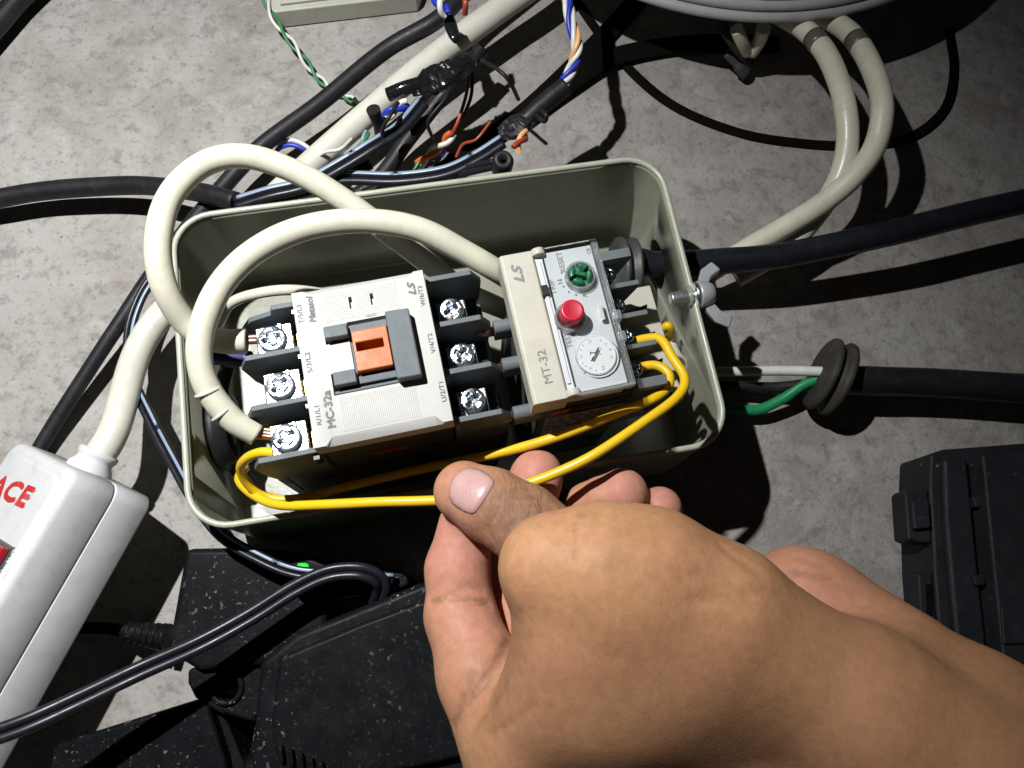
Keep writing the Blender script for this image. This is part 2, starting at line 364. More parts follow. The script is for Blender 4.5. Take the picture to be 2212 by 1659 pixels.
def curve(pts, n=10):
    """smooth line through the points (centripetal-ish Catmull-Rom)"""
    p = [np.array(q, float) for q in pts]
    p = [2 * p[0] - p[1]] + p + [2 * p[-1] - p[-2]]; out = []
    for i in range(1, len(p) - 2):
        for k in range(n):
            t = k / n
            out.append(0.5 * ((2 * p[i]) + (-p[i - 1] + p[i + 1]) * t + (2 * p[i - 1] - 5 * p[i] + 4 * p[i + 1] - p[i + 2]) * t * t
                              + (-p[i - 1] + 3 * p[i] - 3 * p[i + 1] + p[i + 2]) * t ** 3))
    out.append(p[-2]); return out
def pxc(pts, n=10):
    return curve([P(*q) for q in pts], n)
def text_mesh(s, txt, size, pos, rot=0.0, z=0.0, shear=0.0, bold=0.0, sx=1.0, align='CENTER', depth=0.06, plane=None, length=None, thick=0):
    """adds lettering to MB: cap height = size (mm), laid flat at height z (or on the plane (origin, ex, ey))"""
    cu = bpy.data.curves.new('txt', 'FONT'); cu.body = txt; cu.size = 1.0; cu.align_x = align; cu.align_y = 'CENTER'
    cu.shear = shear; cu.offset = bold; cu.extrude = 0.0; cu.resolution_u = 3
    o = bpy.data.objects.new('txt', cu); COL.objects.link(o)
    dg = bpy.context.evaluated_depsgraph_get(); me = bpy.data.meshes.new_from_object(o.evaluated_get(dg))
    k = size / 0.70
    if length:
        xs = [v.co.x for v in me.vertices]; sx = length / (k * (max(xs) - min(xs)))
    c, sn = math.cos(rot), math.sin(rot); vv = []
    for v in me.vertices:
        x, y = v.co.x * k * sx, v.co.y * k
        a, b = x * c - y * sn, x * sn + y * c
        if plane is None: vv.append((pos[0] + a, pos[1] + b, z + depth))
        else:
            O, ex, ey = plane; ez = np.cross(ex, ey); q = O + ex * (pos[0] + a) + ey * (pos[1] + b) + ez * depth; vv.append(tuple(q))
    s.add(vv, [tuple(p.vertices) for p in me.polygons])
    for k_ in range(thick):
        off = 0.055 * size * (k_ + 1) * (1 if k_ % 2 else -1); dz = 0.004 * (k_ + 1)
        if plane is None: s.add([(p[0] + off * c, p[1] + off * sn, p[2] + dz) for p in vv], [tuple(p.vertices) for p in me.polygons])
        s.add([(p[0] - off * sn, p[1] + off * c, p[2] + dz + 0.002) for p in vv], [tuple(p.vertices) for p in me.polygons]) if plane is None else None
    bpy.data.objects.remove(o); bpy.data.curves.remove(cu); bpy.data.meshes.remove(me)
    return s

def cut(o, cutters):
    """boolean difference, kept as plain mesh data"""
    for c in cutters:
        md = o.modifiers.new('cut', 'BOOLEAN'); md.operation = 'DIFFERENCE'; md.solver = 'EXACT'; md.object = c
        o.modifiers.move(len(o.modifiers) - 1, 0) if False else None
    keep = [m for m in o.modifiers if m.type == 'BEVEL']
    for m in keep: m.show_viewport = False
    bpy.context.view_layer.update()
    me = bpy.data.meshes.new_from_object(o.evaluated_get(bpy.context.evaluated_depsgraph_get()))
    for m in [m for m in o.modifiers if m.type == 'BOOLEAN']: o.modifiers.remove(m)
    for m in keep: m.show_viewport = True
    old = o.data; me.name = old.name; o.data = me; bpy.data.meshes.remove(old)
    for c in cutters:
        d = c.data; bpy.data.objects.remove(c); bpy.data.meshes.remove(d)
    return o
def rrect(hu, hv, r, n=8, cu=0, cv=0):
    out = []
    for sx, sy, a in ((1, 1, 0), (-1, 1, 90), (-1, -1, 180), (1, -1, 270)):
        for k in range(n + 1):
            t = math.radians(a + 90 * k / n); out.append((cu + sx * (hu - r) + r * math.cos(t), cv + sy * (hv - r) + r * math.sin(t)))
    return out
def rings(mb, rs, smooth=True, cap0=True, cap1=True):
    """rs: list of rings (equal point counts, 3-D points) skinned one to the next"""
    n = len(rs[0]); v = [p for r in rs for p in r]
    f = [(j * n + k, j * n + (k + 1) % n, (j + 1) * n + (k + 1) % n, (j + 1) * n + k) for j in range(len(rs) - 1) for k in range(n)]
    mb.add(v, f, smooth); b0 = len(mb.v) - len(v)
    if cap0: mb.f.append(tuple(b0 + k for k in range(n - 1, -1, -1))); mb.sm.append(False)
    if cap1: mb.f.append(tuple(b0 + (len(rs) - 1) * n + k for k in range(n))); mb.sm.append(False)
    return mb
def along(mb, frm, to, fn):
    """fn(mb) draws about +Z from z=0; it is then turned so that +Z runs frm->to (mm)"""
    t = MB(); fn(t); d = Vector(to) - Vector(frm)
    M = Matrix.Translation(Vector(frm)) @ d.to_track_quat('Z', 'Y').to_matrix().to_4x4()
    t.xf(M); n = len(mb.v); mb.v += t.v; mb.f += [tuple(i + n for i in f) for f in t.f]; mb.sm += t.sm; return mb
def on_plane_u(fr, px, py, u):
    """point where a sight line meets the upright plane u=const of a frame, in frame coordinates"""
    o = fr.loc((0, 0, HC)); d = ray(px, py); e = fr.loc(np.array([0, 0, HC]) + d)
    d = np.array(e) - np.array(o); return np.array(o) + d * ((u - o[0]) / d[0])

# ================================================================== the setting
fl = MB().add([(-900, -900, 0), (900, -900, 0), (900, 900, 0), (-900, 900, 0)], [(0, 1, 2, 3)]).build('concrete_floor', 'concrete')
fl['kind'] = 'structure'

# ================================================================== metal box
BF = Frame(-11.5, 87.7, 10, 0.0); BH = 55.0
box = thing('metal_enclosure', 'open olive grey metal box with rounded corners holding the two switching devices', 'enclosure', BF)
mb = MB(); t = 1.25
prof = [(-9, 0.3, 0), (-1.0, 0.3, 0), (-0.2, 1.2, 0), (0, 3, 0), (0, BH - 3.2, 0), (0, BH - 1.8, 0), (-t, BH - 1.8, 0), (-t, BH - 3.5, 0),
        (-t, 5, 0), (-t - 0.6, 2.6, 0), (-t - 2.2, 1.8, 0), (-10, 1.8, 0)]
rs = [[(p[0], p[1], z) for p in rrect(84 + d, 52.5 + d, max(2.0, 13 + d))] for d, z, _ in prof]
rings(mb, rs)
shell = mb.build('shell', 'box_paint', box)
rs = [[(p[0], p[1], z) for p in rrect(84 + d, 52.5 + d, 13 + d)] for d, z in [(0.25 + 1.0 * math.cos(a) - 0.62, BH - 1.0 + 1.0 * math.sin(a)) for a in np.linspace(0, 2 * math.pi, 13)]]
rings(MB(), rs, cap0=False, cap1=False).build('rim', 'worn_lit_rim', box)
hole_c = on_plane_u(BF, 1419, 572, 83)
slot_c = on_plane_u(BF, 412, 985, -83.4)
cs = []
c1 = MB(); along(c1, (78, hole_c[1], hole_c[2]), (90, hole_c[1], hole_c[2]), lambda q: q.lathe([(9.5, 0), (9.5, 12)], n=40))
cs.append(c1.build('cutter', 'box_paint', box))
cs.append(MB().box(-88, -80, slot_c[1] - 6.2, slot_c[1] + 6.2, slot_c[2] - 0.55, slot_c[2] + 0.55).build('cutter', 'box_paint', box))
h2 = on_plane_u(BF, 1475, 760, 83)
shell = cut(shell, cs)
cen = Frame(-29.2, 65.4, 12.5)
pl = MB()
q = [BF.loc(cen.world((u, v, 0))) for u, v in ((-18, -6), (82, -6), (82, 14), (-18, 14))]
pl.prism([(a[0], a[1]) for a in q], 2.0, 4.0).build('back_plate', 'plate_plastic', box, bevel=0.3)

# knock-out bushing on the left wall
gl = on_plane_u(BF, 470, 930, -82)
gr = thing('cable_bushing', 'black ribbed plastic bushing on the left inside wall of the metal box', 'bushing', Frame(*BF.world((-81, gl[1], 0))[:2], 10, 0))
mb = MB(); along(mb, (-1.4, 0, 26), (4.6, 0, 26), lambda q: q.lathe([(13.5, 0), (14.2, 1), (14.2, 3), (12.5, 4), (12.5, 6), (10.0, 6), (9.6, 1.0), (9.6, 0.4)], n=44))
mb.build('ring', 'black_rubber', gr)
mb = MB(); along(mb, (-1.2, 0, 26), (0, 0, 26), lambda q: q.lathe([(9.4, 0), (9.4, 0.6)], n=40)); mb.build('membrane', 'black_matte', gr)

# ================================================================== contactor
CF = Frame(-29.2, 65.4, 12.5, 4.0)
con = thing('contactor', 'beige and charcoal contactor with an orange centre slider, left of the overload relay', 'contactor', CF)
MB().box(-33, 33, -21.4, 22.6, 4.2, 58).build('base', 'charcoal_plastic', con, bevel=0.5)
MB().box(-18.0, 18.0, -21.2, 22.0, 58.1, 82.9).build('core', 'charcoal_plastic', con, bevel=0.4)
mb = MB(); mb.box(-36, -33.1, -21.4, 22.6, 20, 57); mb.build('end_block', 'charcoal_plastic', con, bevel=0.4)
mb = MB(); mb.box(33.1, 35, -21.4, 22.6, 20, 57); mb.build('end_block', 'charcoal_plastic', con, bevel=0.4)
mb = MB(); mb.box(-33, -18.2, -19.5, 21.5, 58.1, 66); mb.build('terminal_floor', 'dark_plastic', con, bevel=0.3)
mb = MB(); mb.box(18.2, 33, -19.5, 21.5, 58.1, 66); mb.build('terminal_floor', 'dark_plastic', con, bevel=0.3)
# a recessed joint line and clips on the long side
MB().box(-6, 4, -21.75, -21.2, 66, 70).build('side_clip', 'red_wire', con)
MB().box(-26, -19, -21.8, -21.4, 40, 46).build('side_clip', 'dark_plastic', con)
# cover: full-size skirt below, notched on the two long edges above
full = [(-18.6, -22.2), (-15.4, -22.2), (-13.5, -22.2), (13.7, -22.2), (15.6, -22.2), (18.4, -22.2), (18.4, 22.5), (15.6, 22.5), (13.7, 22.5), (-13.9, 22.5), (-15.6, 22.5), (-18.6, 22.5)]
notch = [(-18.4, -22.0), (-15.4, -22.0), (-13.5, -19.9), (13.7, -19.9), (15.6, -22.0), (18.2, -22.0), (18.2, 22.3), (15.6, 22.3), (13.7, 21.0), (-13.9, 21.0), (-15.6, 22.3), (-18.4, 22.3)]
mb = MB()
rings(mb, [[(*p, 83) for p in full], [(*p, 88.7) for p in full], [(*p, 90) for p in notch]], smooth=False)
cover = mb.build('cover', 'cover_plastic', con)
cs = [MB().box(-4.9, 6.4, -9.0, 10.9, 84.5, 92).build('cutter', 'ink', con), MB().box(-11.3, -4.8, -9.0, -2.9, 84.5, 92).build('cutter', 'ink', con),
      MB().box(-11.3, -4.8, 5.6, 9.9, 84.5, 92).build('cutter', 'ink', con),
      MB().prism([(-13.2, -1.6), (-6.2, -2.3), (-6.6, 3.4), (-13.2, 3.4)], 91, 89.1).build('cutter', 'ink', con),
      MB().box(-3.35, -2.45, 14.7, 18.2, 87, 92).build('cutter', 'ink', con), MB().box(2.55, 3.45, 14.7, 18.1, 87, 92).build('cutter', 'ink', con)]
cut(cover, cs)
md = cover.modifiers.new('edge', 'BEVEL'); md.width = 0.22 * S; md.segments = 2; md.limit_method = 'ANGLE'; md.angle_limit = math.radians(30); md.harden_normals = True
cover.data.polygons.foreach_set('use_smooth', [True] * len(cover.data.polygons))
MB().box(-11.2, 6.3, -8.9, 10.8, 83.1, 84.6).build('well_floor', 'dark_plastic', con)
for u0, u1, v0, v1, zz in ((-3.3, -2.5, 14.8, 18.1, 87.6), (2.6, 3.4, 14.8, 18.0, 87.6)):
    MB().box(u0 + 0.25, u1, v0, v1 - 1.0, 86.9, 88.6).build('slot_tongue', 'cover_plastic', con)
# ribbed panels
for v0, v1, gaps in ((11.9, 20.3, ((-3.9, -1.9, 14.3, 18.6), (2.0, 4.0, 14.3, 18.5))), (-19.2, -9.9, ())):
    mb = MB(); u = -10.2
    while u < 10.2:
        segs = [(v0, v1)]
        for g in gaps:
            if g[0] < u < g[1]: segs = [(v0, g[2]), (g[3], v1)]
        for a, b_ in segs: mb.prism([(u, a), (u + 0.26, a), (u + 0.26, b_), (u, b_)], 89.95, 90.16, [(u + .06, a), (u + 0.2, a), (u + 0.2, b_), (u + .06, b_)])
        u += 0.5
    mb.build('ribbed_panel', 'cover_plastic', con)
# grey frame and blocks
mb = MB(); mb.box(-4.6, 5.8, 7.5, 9.7, 84.7, 90.6); mb.build('frame_bar', 'grey_plastic', con, bevel=0.25)
mb = MB(); mb.box(-4.4, 6.0, -7.4, -5.2, 84.7, 90.8); mb.build('frame_bar', 'grey_plastic', con, bevel=0.25)
mb = MB(); mb.box(-5.0 + 0.2, -4.2, -5.0, 7.3, 84.7, 89.6); mb.build('frame_bar', 'grey_plastic', con, bevel=0.2)
mb = MB(); mb.box(-11.0, 6.2, -8.85, -8.0, 84.7, 90.2); mb.build('frame_bar', 'grey_plastic', con, bevel=0.2)
mb = MB(); mb.prism([(5.9, -9.1), (12.5, -9.2), (12.4, 10.2), (5.9, 10.4)], 90.3, 94.2); mb.build('frame_block', 'grey_plastic', con, bevel=0.5)
mb = MB(); mb.box(-11.0, -4.7, 6.2, 9.7, 84.7, 93.0); mb.build('frame_block', 'grey_plastic', con, bevel=0.4)
mb = MB(); mb.box(-10.5, -4.5, -7.3, -3.5, 84.7, 93.0); mb.build('frame_block', 'grey_plastic', con, bevel=0.4)
mb = MB(); mb.box(-3.9, 5.6, -4.7, 6.9, 84.7, 93.2); og = mb.build('slider', 'orange_plastic', con, bevel=0.45)
cut(og, [MB().box(-3.2, 4.1, 1.0, 3.3, 86.5, 95).build('cutter', 'ink', con)])
# barriers between the terminals
for i, v in enumerate((22.0, 8.4, -6.2, -20.9)):
    prof = [(-18.7, 84), (-34.4, 84), (-37.2, 77.5), (-36.6, 66), (-35, 58.2), (-18.7, 58.2)]
    if i == 0: prof = [(-18.7, 84), (-25.5, 84), (-26.5, 80.5), (-33, 78.5), (-36.6, 73), (-36.2, 66), (-35, 58.2), (-18.7, 58.2)]
    MB().side(prof, v - 0.8, v + 0.8).build('barrier', 'grey_plastic', con, bevel=0.25)
    MB().box(-20.3, -18.75, v - 2.4, v - 0.95, 76, 82.5).build('hook', 'dark_plastic', con)
for i, v in enumerate((21.8, 7.6, -6.7, -20.7)):
    prof = [(18.6, 84), (31.8, 84), (34.8, 77.5), (34.4, 66), (33, 58.2), (18.6, 58.2)]
    MB().side(prof[::-1], v - 0.8, v + 0.8).build('barrier', 'grey_plastic', con, bevel=0.25)
    MB().prism([(18.7, v - 1.5), (20.0, v - 0.9), (20.0, v + 0.9), (18.7, v + 1.5)], 76, 83.6).build('barrier_foot', 'grey_plastic', con)
# terminal screws: pan head with a cross recess, washer plate, brass clamp
def screw_head_mesh(r, name='screw_head'):
    mb = MB(); mb.lathe([(r * 0.98, 0), (r, 0.3), (r, 1.0), (r * 0.955, 1.35), (r * 0.9, 1.45), (r * 0.5, 1.62), (r * 0.2, 1.66)], n=36)
    o = mb.build(name, 'zinc')
    cs = []
    for a in (0, 90):
        w, l = r * 0.16, r * 0.62
        k = MB().prism([(-l * .55, -w), (l * .55, -w), (l * .55, w), (-l * .55, w)], 0.2, 2.6, [(-l, -w * 1.3), (l, -w * 1.3), (l, w * 1.3), (-l, w * 1.3)])
        k.xf(Matrix.Rotation(math.radians(a), 4, 'Z')); cs.append(k.build('cutter', 'zinc'))
    cut(o, cs); me = o.data; bpy.data.objects.remove(o); return me
SC4, SC35, SC25 = screw_head_mesh(4.05), screw_head_mesh(3.55), screw_head_mesh(2.6)
def put_screw(par, me, u, v, z, rz, tx=0.0, ty=0.0):
    o = bpy.data.objects.new('screw', me); COL.objects.link(o); o.parent = par
    o.location = (u * S, v * S, (z - FR[par.name].zb) * S); o.rotation_euler = (math.radians(tx), math.radians(ty), math.radians(rz)); return o
for (u, v, rz, tx, ty) in ((-27.0, 14.6, 15, -5, 4), (-26.6, 0.3, 40, -4, 5), (-26.9, -14.9, 30, -6, 3)):
    MB().box(u - 5.0, u + 5.4, v - 4.5, v + 4.6, 76.2, 78.2).build('washer_plate', 'zinc', con, bevel=0.5)
    MB().box(u + 1.6, u + 2.7, v + 1.5, v + 4.4, 78.3, 79.3).build('washer_lip', 'zinc', con, bevel=0.3)
    MB().box(u - 4.4, u + 4.6, v - 4.2, v + 4.2, 66.2, 76.0).build('clamp_body', 'zinc', con, bevel=0.4)
    put_screw(con, SC4, u - 0.4, v, 78.3, rz, tx, ty)
    MB().box(-21.0, -18.7, v - 4.6, v + 1.2, 67, 77.2).build('contact', 'brass', con, bevel=0.3)
for (u, v, rz, tx, ty) in ((24.4, 12.9, 20, 4, 0), (24.6, -1.3, 55, 3, -2), (24.9, -15.0, 35, 3, 2)):
    MB().box(u - 4.2, u + 4.4, v - 4.4, v + 4.0, 74.4, 77.0).build('washer_plate', 'zinc', con, bevel=0.4)
    MB().box(u - 4.0, u + 4.2, v - 4.2, v + 3.8, 66.2, 74.2).build('clamp_body', 'dark_plastic', con, bevel=0.4)
    put_screw(con, SC35, u, v, 79.2, rz, tx, ty)
    mb = MB(); mb.lathe([(3.0, 77.1), (3.0, 79.2)], (u, v), 28); mb.build('screw_shank', 'zinc', con)
# printing
R90 = math.radians(90)
for txt, u, v, cap, ln, kw in (('MC-32a', -13.0, -12.5, 2.0, 10.2, dict(thick=2)), ('Metasol', -13.6, 16.4, 1.75, 7.8, dict(thick=2, shear=0.25)),
                               ('LS', 14.4, 16.8, 1.9, 4.0, dict(thick=2, shear=0.35)), ('T/5/L3', -16.8, 15.9, 1.25, 5.6, dict(thick=1)), ('S/3/L2', -16.5, 1.6, 1.25, 5.8, dict(thick=1)),
                               ('R/1/L1', -16.2, -13.3, 1.25, 5.2, dict(thick=1)), ('W/6/T3', 16.6, 14.6, 1.25, 6.0, dict(thick=1)), ('V/4/T2', 16.7, 0.4, 1.25, 5.8, dict(thick=1)), ('U/2/T1', 17.0, -13.6, 1.25, 5.5, dict(thick=1))):
    mb = text_mesh(MB(), txt, cap, (u, v), R90, 90.02, length=ln, depth=0.03, **kw)
    mb.build('lettering', 'ink' if cap > 1.5 else 'ink_dark', con)
mb = MB()
for k in range(7): mb.box(0.6 + 0.42 * k, 0.6 + 0.42 * k + 0.22, 11.3, 11.9 + 0.15 * (k % 3), 90.17, 90.2)
mb.build('worn_marking', 'ink_pale', con)

# ================================================================== thermal overload relay
RF = Frame(23.8, 77.4, 12.5, 4.0)
rel = thing('overload_relay', 'beige thermal overload relay with red and green buttons under a clear lid', 'relay', RF)
MB().box(-11.5, 16, -22.2, 21.0, 6, 79.3).build('body', 'charcoal_plastic', rel, bevel=0.5)
MB().prism([(16.2, -20.8), (33, -20.8), (41.4, -19.5), (41.4, 22.6), (33, 22.6), (16.2, 21)], 36, 44).build('base_plate', 'relay_plastic', rel, bevel=0.4)
mb = MB(); mb.prism([(16.2, -20.5), (24, -20.5), (24, 20.8), (16.2, 20.8)], 44.1, 62); mb.build('terminal_floor', 'dark_plastic', rel, bevel=0.3)
mb = MB()
prof = [(-14.3, 79.5), (-14.3, 89.2), (-13.6, 90.0), (-4.9, 90.0), (-4.3, 89.0), (-4.3, 79.5)]
mb.side(prof[::-1], -22.6, 22.0); mb.build('cover_strip', 'relay_plastic', rel, bevel=0.35)
for v in (21.0, -21.4):
    mb = MB(); along(mb, (-3.0, v - 1.0, 89.4), (-3.0, v + 1.0, 89.4), lambda q: q.lathe([(1.9, 0), (2.0, 0.3), (2.0, 1.7), (1.9, 2.0)], n=24)); mb.build('hinge_ear', 'relay_plastic', rel)
MB().box(-4.2, 12.6, -21.4, 21.0, 79.5, 88.9).build('front_plate', 'plate_plastic', rel, bevel=0.3)
MB().box(-3.9, -2.9, -18.5, 18.4, 88.95, 89.5).build('plate_rib', 'plate_plastic', rel, bevel=0.15)
# clear lid with holes for the two buttons and the dial
lid = MB().box(-2.5, 14.1, -22.0, 21.5, 89.7, 91.0).build('clear_lid', 'clear_plastic', rel)
cut(lid, [MB().lathe([(3.9, 88), (3.9, 93)], (6.9, 11.3), 36).build('cutter', 'ink', rel), MB().lathe([(3.9, 88), (3.9, 93)], (1.1, -0.3), 36).build('cutter', 'ink', rel),
          MB().lathe([(5.9, 88), (5.9, 93)], (5.8, -12.2), 48).build('cutter', 'ink', rel), MB().box(9.7, 11.0, -2.9, 1.6, 88, 93).build('cutter', 'ink', rel)])
MB().box(12.8, 14.1, -22.0, 21.5, 84.2, 89.65).build('lid_skirt', 'clear_edge', rel, bevel=0.2)
MB().box(-2.5, 14.1, -22.7, -22.05, 87.5, 91.0).build('lid_skirt', 'clear_edge', rel, bevel=0.15)
MB().box(13.0, 15.6, -3.4, -0.6, 86.4, 90.6).build('lid_catch', 'clear_edge', rel, bevel=0.4)
MB().box(13.0, 15.4, -9.6, -6.8, 86.4, 90.2).build('lid_catch', 'clear_edge', rel, bevel=0.4)
# rims round the holes
def rim(c, r0, r1, z0, z1, mat, name='bezel'):
    mb = MB(); n = 40; ps = [(r0, z0), (r1, z0), (r1, z1), (r0, z1)]; v = []; f = []
    for r, z in ps:
        for k in range(n): a = 2 * math.pi * k / n; v.append((c[0] + r * math.cos(a), c[1] + r * math.sin(a), z))
    for j in range(4):
        for k in range(n): f.append((j * n + k, j * n + (k + 1) % n, ((j + 1) % 4) * n + (k + 1) % n, ((j + 1) % 4) * n + k))
    mb.add(v, f, False); return mb.build(name, mat, rel, bevel=0.12)
rim((6.9, 11.3), 3.6, 4.3, 88.95, 91.3, 'clear_edge'); rim((1.1, -0.3), 3.6, 4.3, 88.95, 91.3, 'clear_edge')
for v in (-4.3, 4.0):
    mb = MB(); mb.lathe([(0.75, 88.9), (0.75, 89.2)], (1.1, v - 0.3), 16); mb.build('notch_mark', 'ink_dark', rel)
# red test button
mb = MB(); mb.lathe([(3.35, 85), (3.35, 93.6), (3.25, 95.0), (2.95, 95.6), (2.4, 95.45), (0.6, 95.25)], (1.3, -0.1), 40); mb.build('test_button', 'red_plastic', rel)
# green reset knob: four wedges round a cross slot
mb = MB(); mb.lathe([(3.35, 85), (3.35, 92.0), (3.1, 92.6), (0.4, 92.6)], (6.9, 11.3), 40); gk = mb.build('reset_knob', 'green_plastic', rel)
cs = []
for a, w, l in ((20, 0.55, 4.2), (110, 0.75, 4.2)):
    k = MB().box(-l, l, -w, w, 90.2, 94); k.xf(Matrix.Translation((6.9, 11.3, 0)) @ Matrix.Rotation(math.radians(a), 4, 'Z')); cs.append(k.build('cutter', 'ink', rel))
k = MB().lathe([(1.7, 90.2), (1.7, 94)], (6.9, 11.3), 24); cs.append(k.build('cutter', 'ink', rel)); cut(gk, cs)
mb = MB(); mb.box(-0.6, 0.6, -1.5, 1.5, 90.2, 92.4); mb.xf(Matrix.Translation((6.9, 11.3, 0)) @ Matrix.Rotation(math.radians(65), 4, 'Z')); mb.build('knob_bar', 'green_plastic', rel, bevel=0.2)
# current dial
mb = MB(); mb.lathe([(5.6, 88.95), (5.6, 89.5), (5.3, 89.75), (0.4, 89.75)], (5.8, -12.2), 48, smooth=False); dl = mb.build('setting_dial', 'plate_plastic', rel)
k1 = MB().box(-2.3, 2.3, -0.6, 0.6, 89.2, 91); k1.xf(Matrix.Translation((5.8, -12.2, 0)) @ Matrix.Rotation(math.radians(50), 4, 'Z'))
k2 = MB().box(-1.5, 1.5, -0.5, 0.5, 89.2, 91); k2.xf(Matrix.Translation((5.6, -12.0, 0)) @ Matrix.Rotation(math.radians(-25), 4, 'Z'))
cut(dl, [k1.build('cutter', 'ink', rel), k2.build('cutter', 'ink', rel)])
mb = MB(); mb.box(-1.9, 1.9, -0.45, 0.45, 89.22, 89.3); mb.xf(Matrix.Translation((5.8, -12.2, 0)) @ Matrix.Rotation(math.radians(50), 4, 'Z')); mb.build('dial_slot', 'ink', dl, frame=RF)
for i, tx in enumerate(('13', '11', '9', '14', 'A', 'R', 'C')):
    a = math.radians((100, 175, 235, -75, -20, 10, 35)[i])
    mb = text_mesh(MB(), tx, 0.9 if i < 4 else 0.8, (5.8 + 4.2 * math.cos(a), -12.2 + 4.2 * math.sin(a)), a - R90 if i > 3 else R90, 89.78, depth=0.02); mb.build('lettering', 'ink_pale', dl, frame=RF)
for a in (60, 130, 150, 200, 215, 255, 280):
    a = math.radians(a); mb = MB(); mb.lathe([(0.22, 89.76), (0.22, 89.79)], (5.8 + 4.5 * math.cos(a), -12.2 + 4.5 * math.sin(a)), 8); mb.build('dial_mark', 'ink_pale', dl, frame=RF)
MB().prism([(1.2, -16.6), (2.6, -16.3), (2.2, -14.9)], 88.95, 89.0).build('pointer', 'ink_pale', rel)
MB().box(9.8, 10.9, -2.8, 1.5, 88.95, 90.2).build('stop_slider', 'cover_plastic', rel, bevel=0.25)
MB().box(-4.9, -2.7, 7.6, 10.8, 88.6, 90.25).build('trip_window', 'label_black', rel, bevel=0.2)
for k in range(6):
    a = math.radians(150 + 24 * k); MB().box(-0.28, 0.28, -0.28, 0.28, 88.95, 89.0).xf(Matrix.Translation((6.9 + 5.2 * math.cos(a), 11.3 + 5.2 * math.sin(a), 0))).build('dial_mark', 'ink_pale', rel)
for txt, u, v, cap, ln, z, kw in (('MT-32', -8.8, -12.7, 2.3, 9.6, 90.0, dict(thick=1)), ('LS', -9.9, 15.0, 2.6, 5.6, 90.0, dict(thick=2, shear=0.35)), ('TRIP', -1.2, 10.2, 1.5, 4.8, 88.92, dict(thick=1)),
                                  ('H', 1.3, 11.4, 1.5, 1.3, 88.92, dict(thick=1)), ('RESET', 3.0, 17.2, 1.5, 6.4, 88.92, dict(thick=1)), ('TEST', -0.6, -6.2, 1.5, 4.6, 88.92, dict(thick=1)), ('A', 7.2, 5.9, 1.3, 1.2, 88.92, dict(thick=1)), ('CB', 11.6, 19.0, 1.0, 1.8, 88.92, dict(thick=1))):
    mb = text_mesh(MB(), txt, cap, (u, v), R90, z, length=ln, depth=0.03, **kw); mb.build('lettering', 'ink_pale' if z < 90 else 'ink_mid', rel)
# right-hand terminal barriers
for i, (v, th) in enumerate(((21.0, 1.5), (10.9, 0.8), (1.1, 0.8), (-8.5, 0.8), (-20.0, 1.5))):
    prof = [(16.3, 79), (26.6, 79), (27.0, 77.5), (24.2, 66), (24.2, 62.1), (16.3, 62.1)]
    MB().side(prof[::-1], v - th, v + th).build('barrier', 'grey_plastic', rel, bevel=0.25)
    if i: MB().prism([(27.2, v + 0.5), (36, v + 2.2), (35.4, v + 0.6), (27.2, v - 1.2)], 44.1, 52).build('rear_fin', 'grey_plastic', rel, bevel=0.2)
for v in (16, 6, -3.7, -14.2):
    MB().box(16.3, 21.5, v - 3.6, v + 3.6, 62.1, 70).build('clamp_body', 'zinc', rel, bevel=0.4)
    mb = MB(); mb.lathe([(2.4, 70.1), (2.4, 74.5)], (19.0, v), 24); mb.build('screw_shank', 'zinc', rel)
    put_screw(rel, SC25, 19.0, v, 74.6, 20 + v * 7, 5, 8)
# prongs plugged into the contactor
for v in (6.3, -5.6, -20.4):
    mb = MB(); h = 2.1
    prof = [(v - h, 70), (v - h, 75.5)] + [(v + h * math.cos(math.radians(a)), 75.5 + h * math.sin(math.radians(a))) for a in range(165, 0, -15)] + [(v + h, 75.5), (v + h, 70)]
    mb.side(prof, -18.7, -11.2, axis='u'); mb.build('prong_sleeve', 'grey_plastic', rel, bevel=0.2)
    mb = MB(); along(mb, (-24, v, 73), (-18.8, v, 73), lambda q: q.lathe([(1.5, 0), (1.5, 5.1)], n=16)); mb.build('prong_pin', 'copper', rel)
# rating label on the long side that faces the hand
O = np.array([0, -20.86, 0.0]); ex = np.array([1.0, 0, 0]); ez = np.array([0, 0, 1.0])
MB().box(-9.5, 15.5, -22.35, -22.2, 30, 79.0).build('rating_label', 'label_black', rel)
MB().box(-9, 15, -22.42, -22.36, 32, 69.5).build('label_field', 'label_white', rel)
MB().box(-8.5, -2.2, -22.42, -22.36, 71.4, 76.8).build('label_badge', 'label_red', rel)
PLN = (np.array([0, -22.43, 0.0]), ex, ez)
mb = text_mesh(MB(), 'LS', 2.6, (-5.3, 74.1), 0, plane=PLN, bold=0.03, shear=0.3, depth=0.03, length=4.2); mb.build('lettering', 'label_white', rel)
mb = text_mesh(MB(), 'THERMAL OVERLOAD RELAY', 1.5, (6.6, 74.1), 0, plane=PLN, depth=0.03, length=16.4); mb.build('lettering', 'label_white', rel)
rr = random.Random(3); mb = MB()
for z in (66.5, 62.5, 58.5, 54.5):
    u = -8
    while u < 13:
        w = rr.uniform(1.0, 3.0); mb.box(u, u + w, -22.46, -22.43, z - 0.9, z + 0.9); u += w + rr.uniform(0.4, 2.6)
mb.build('label_print', 'ink_dark', rel)

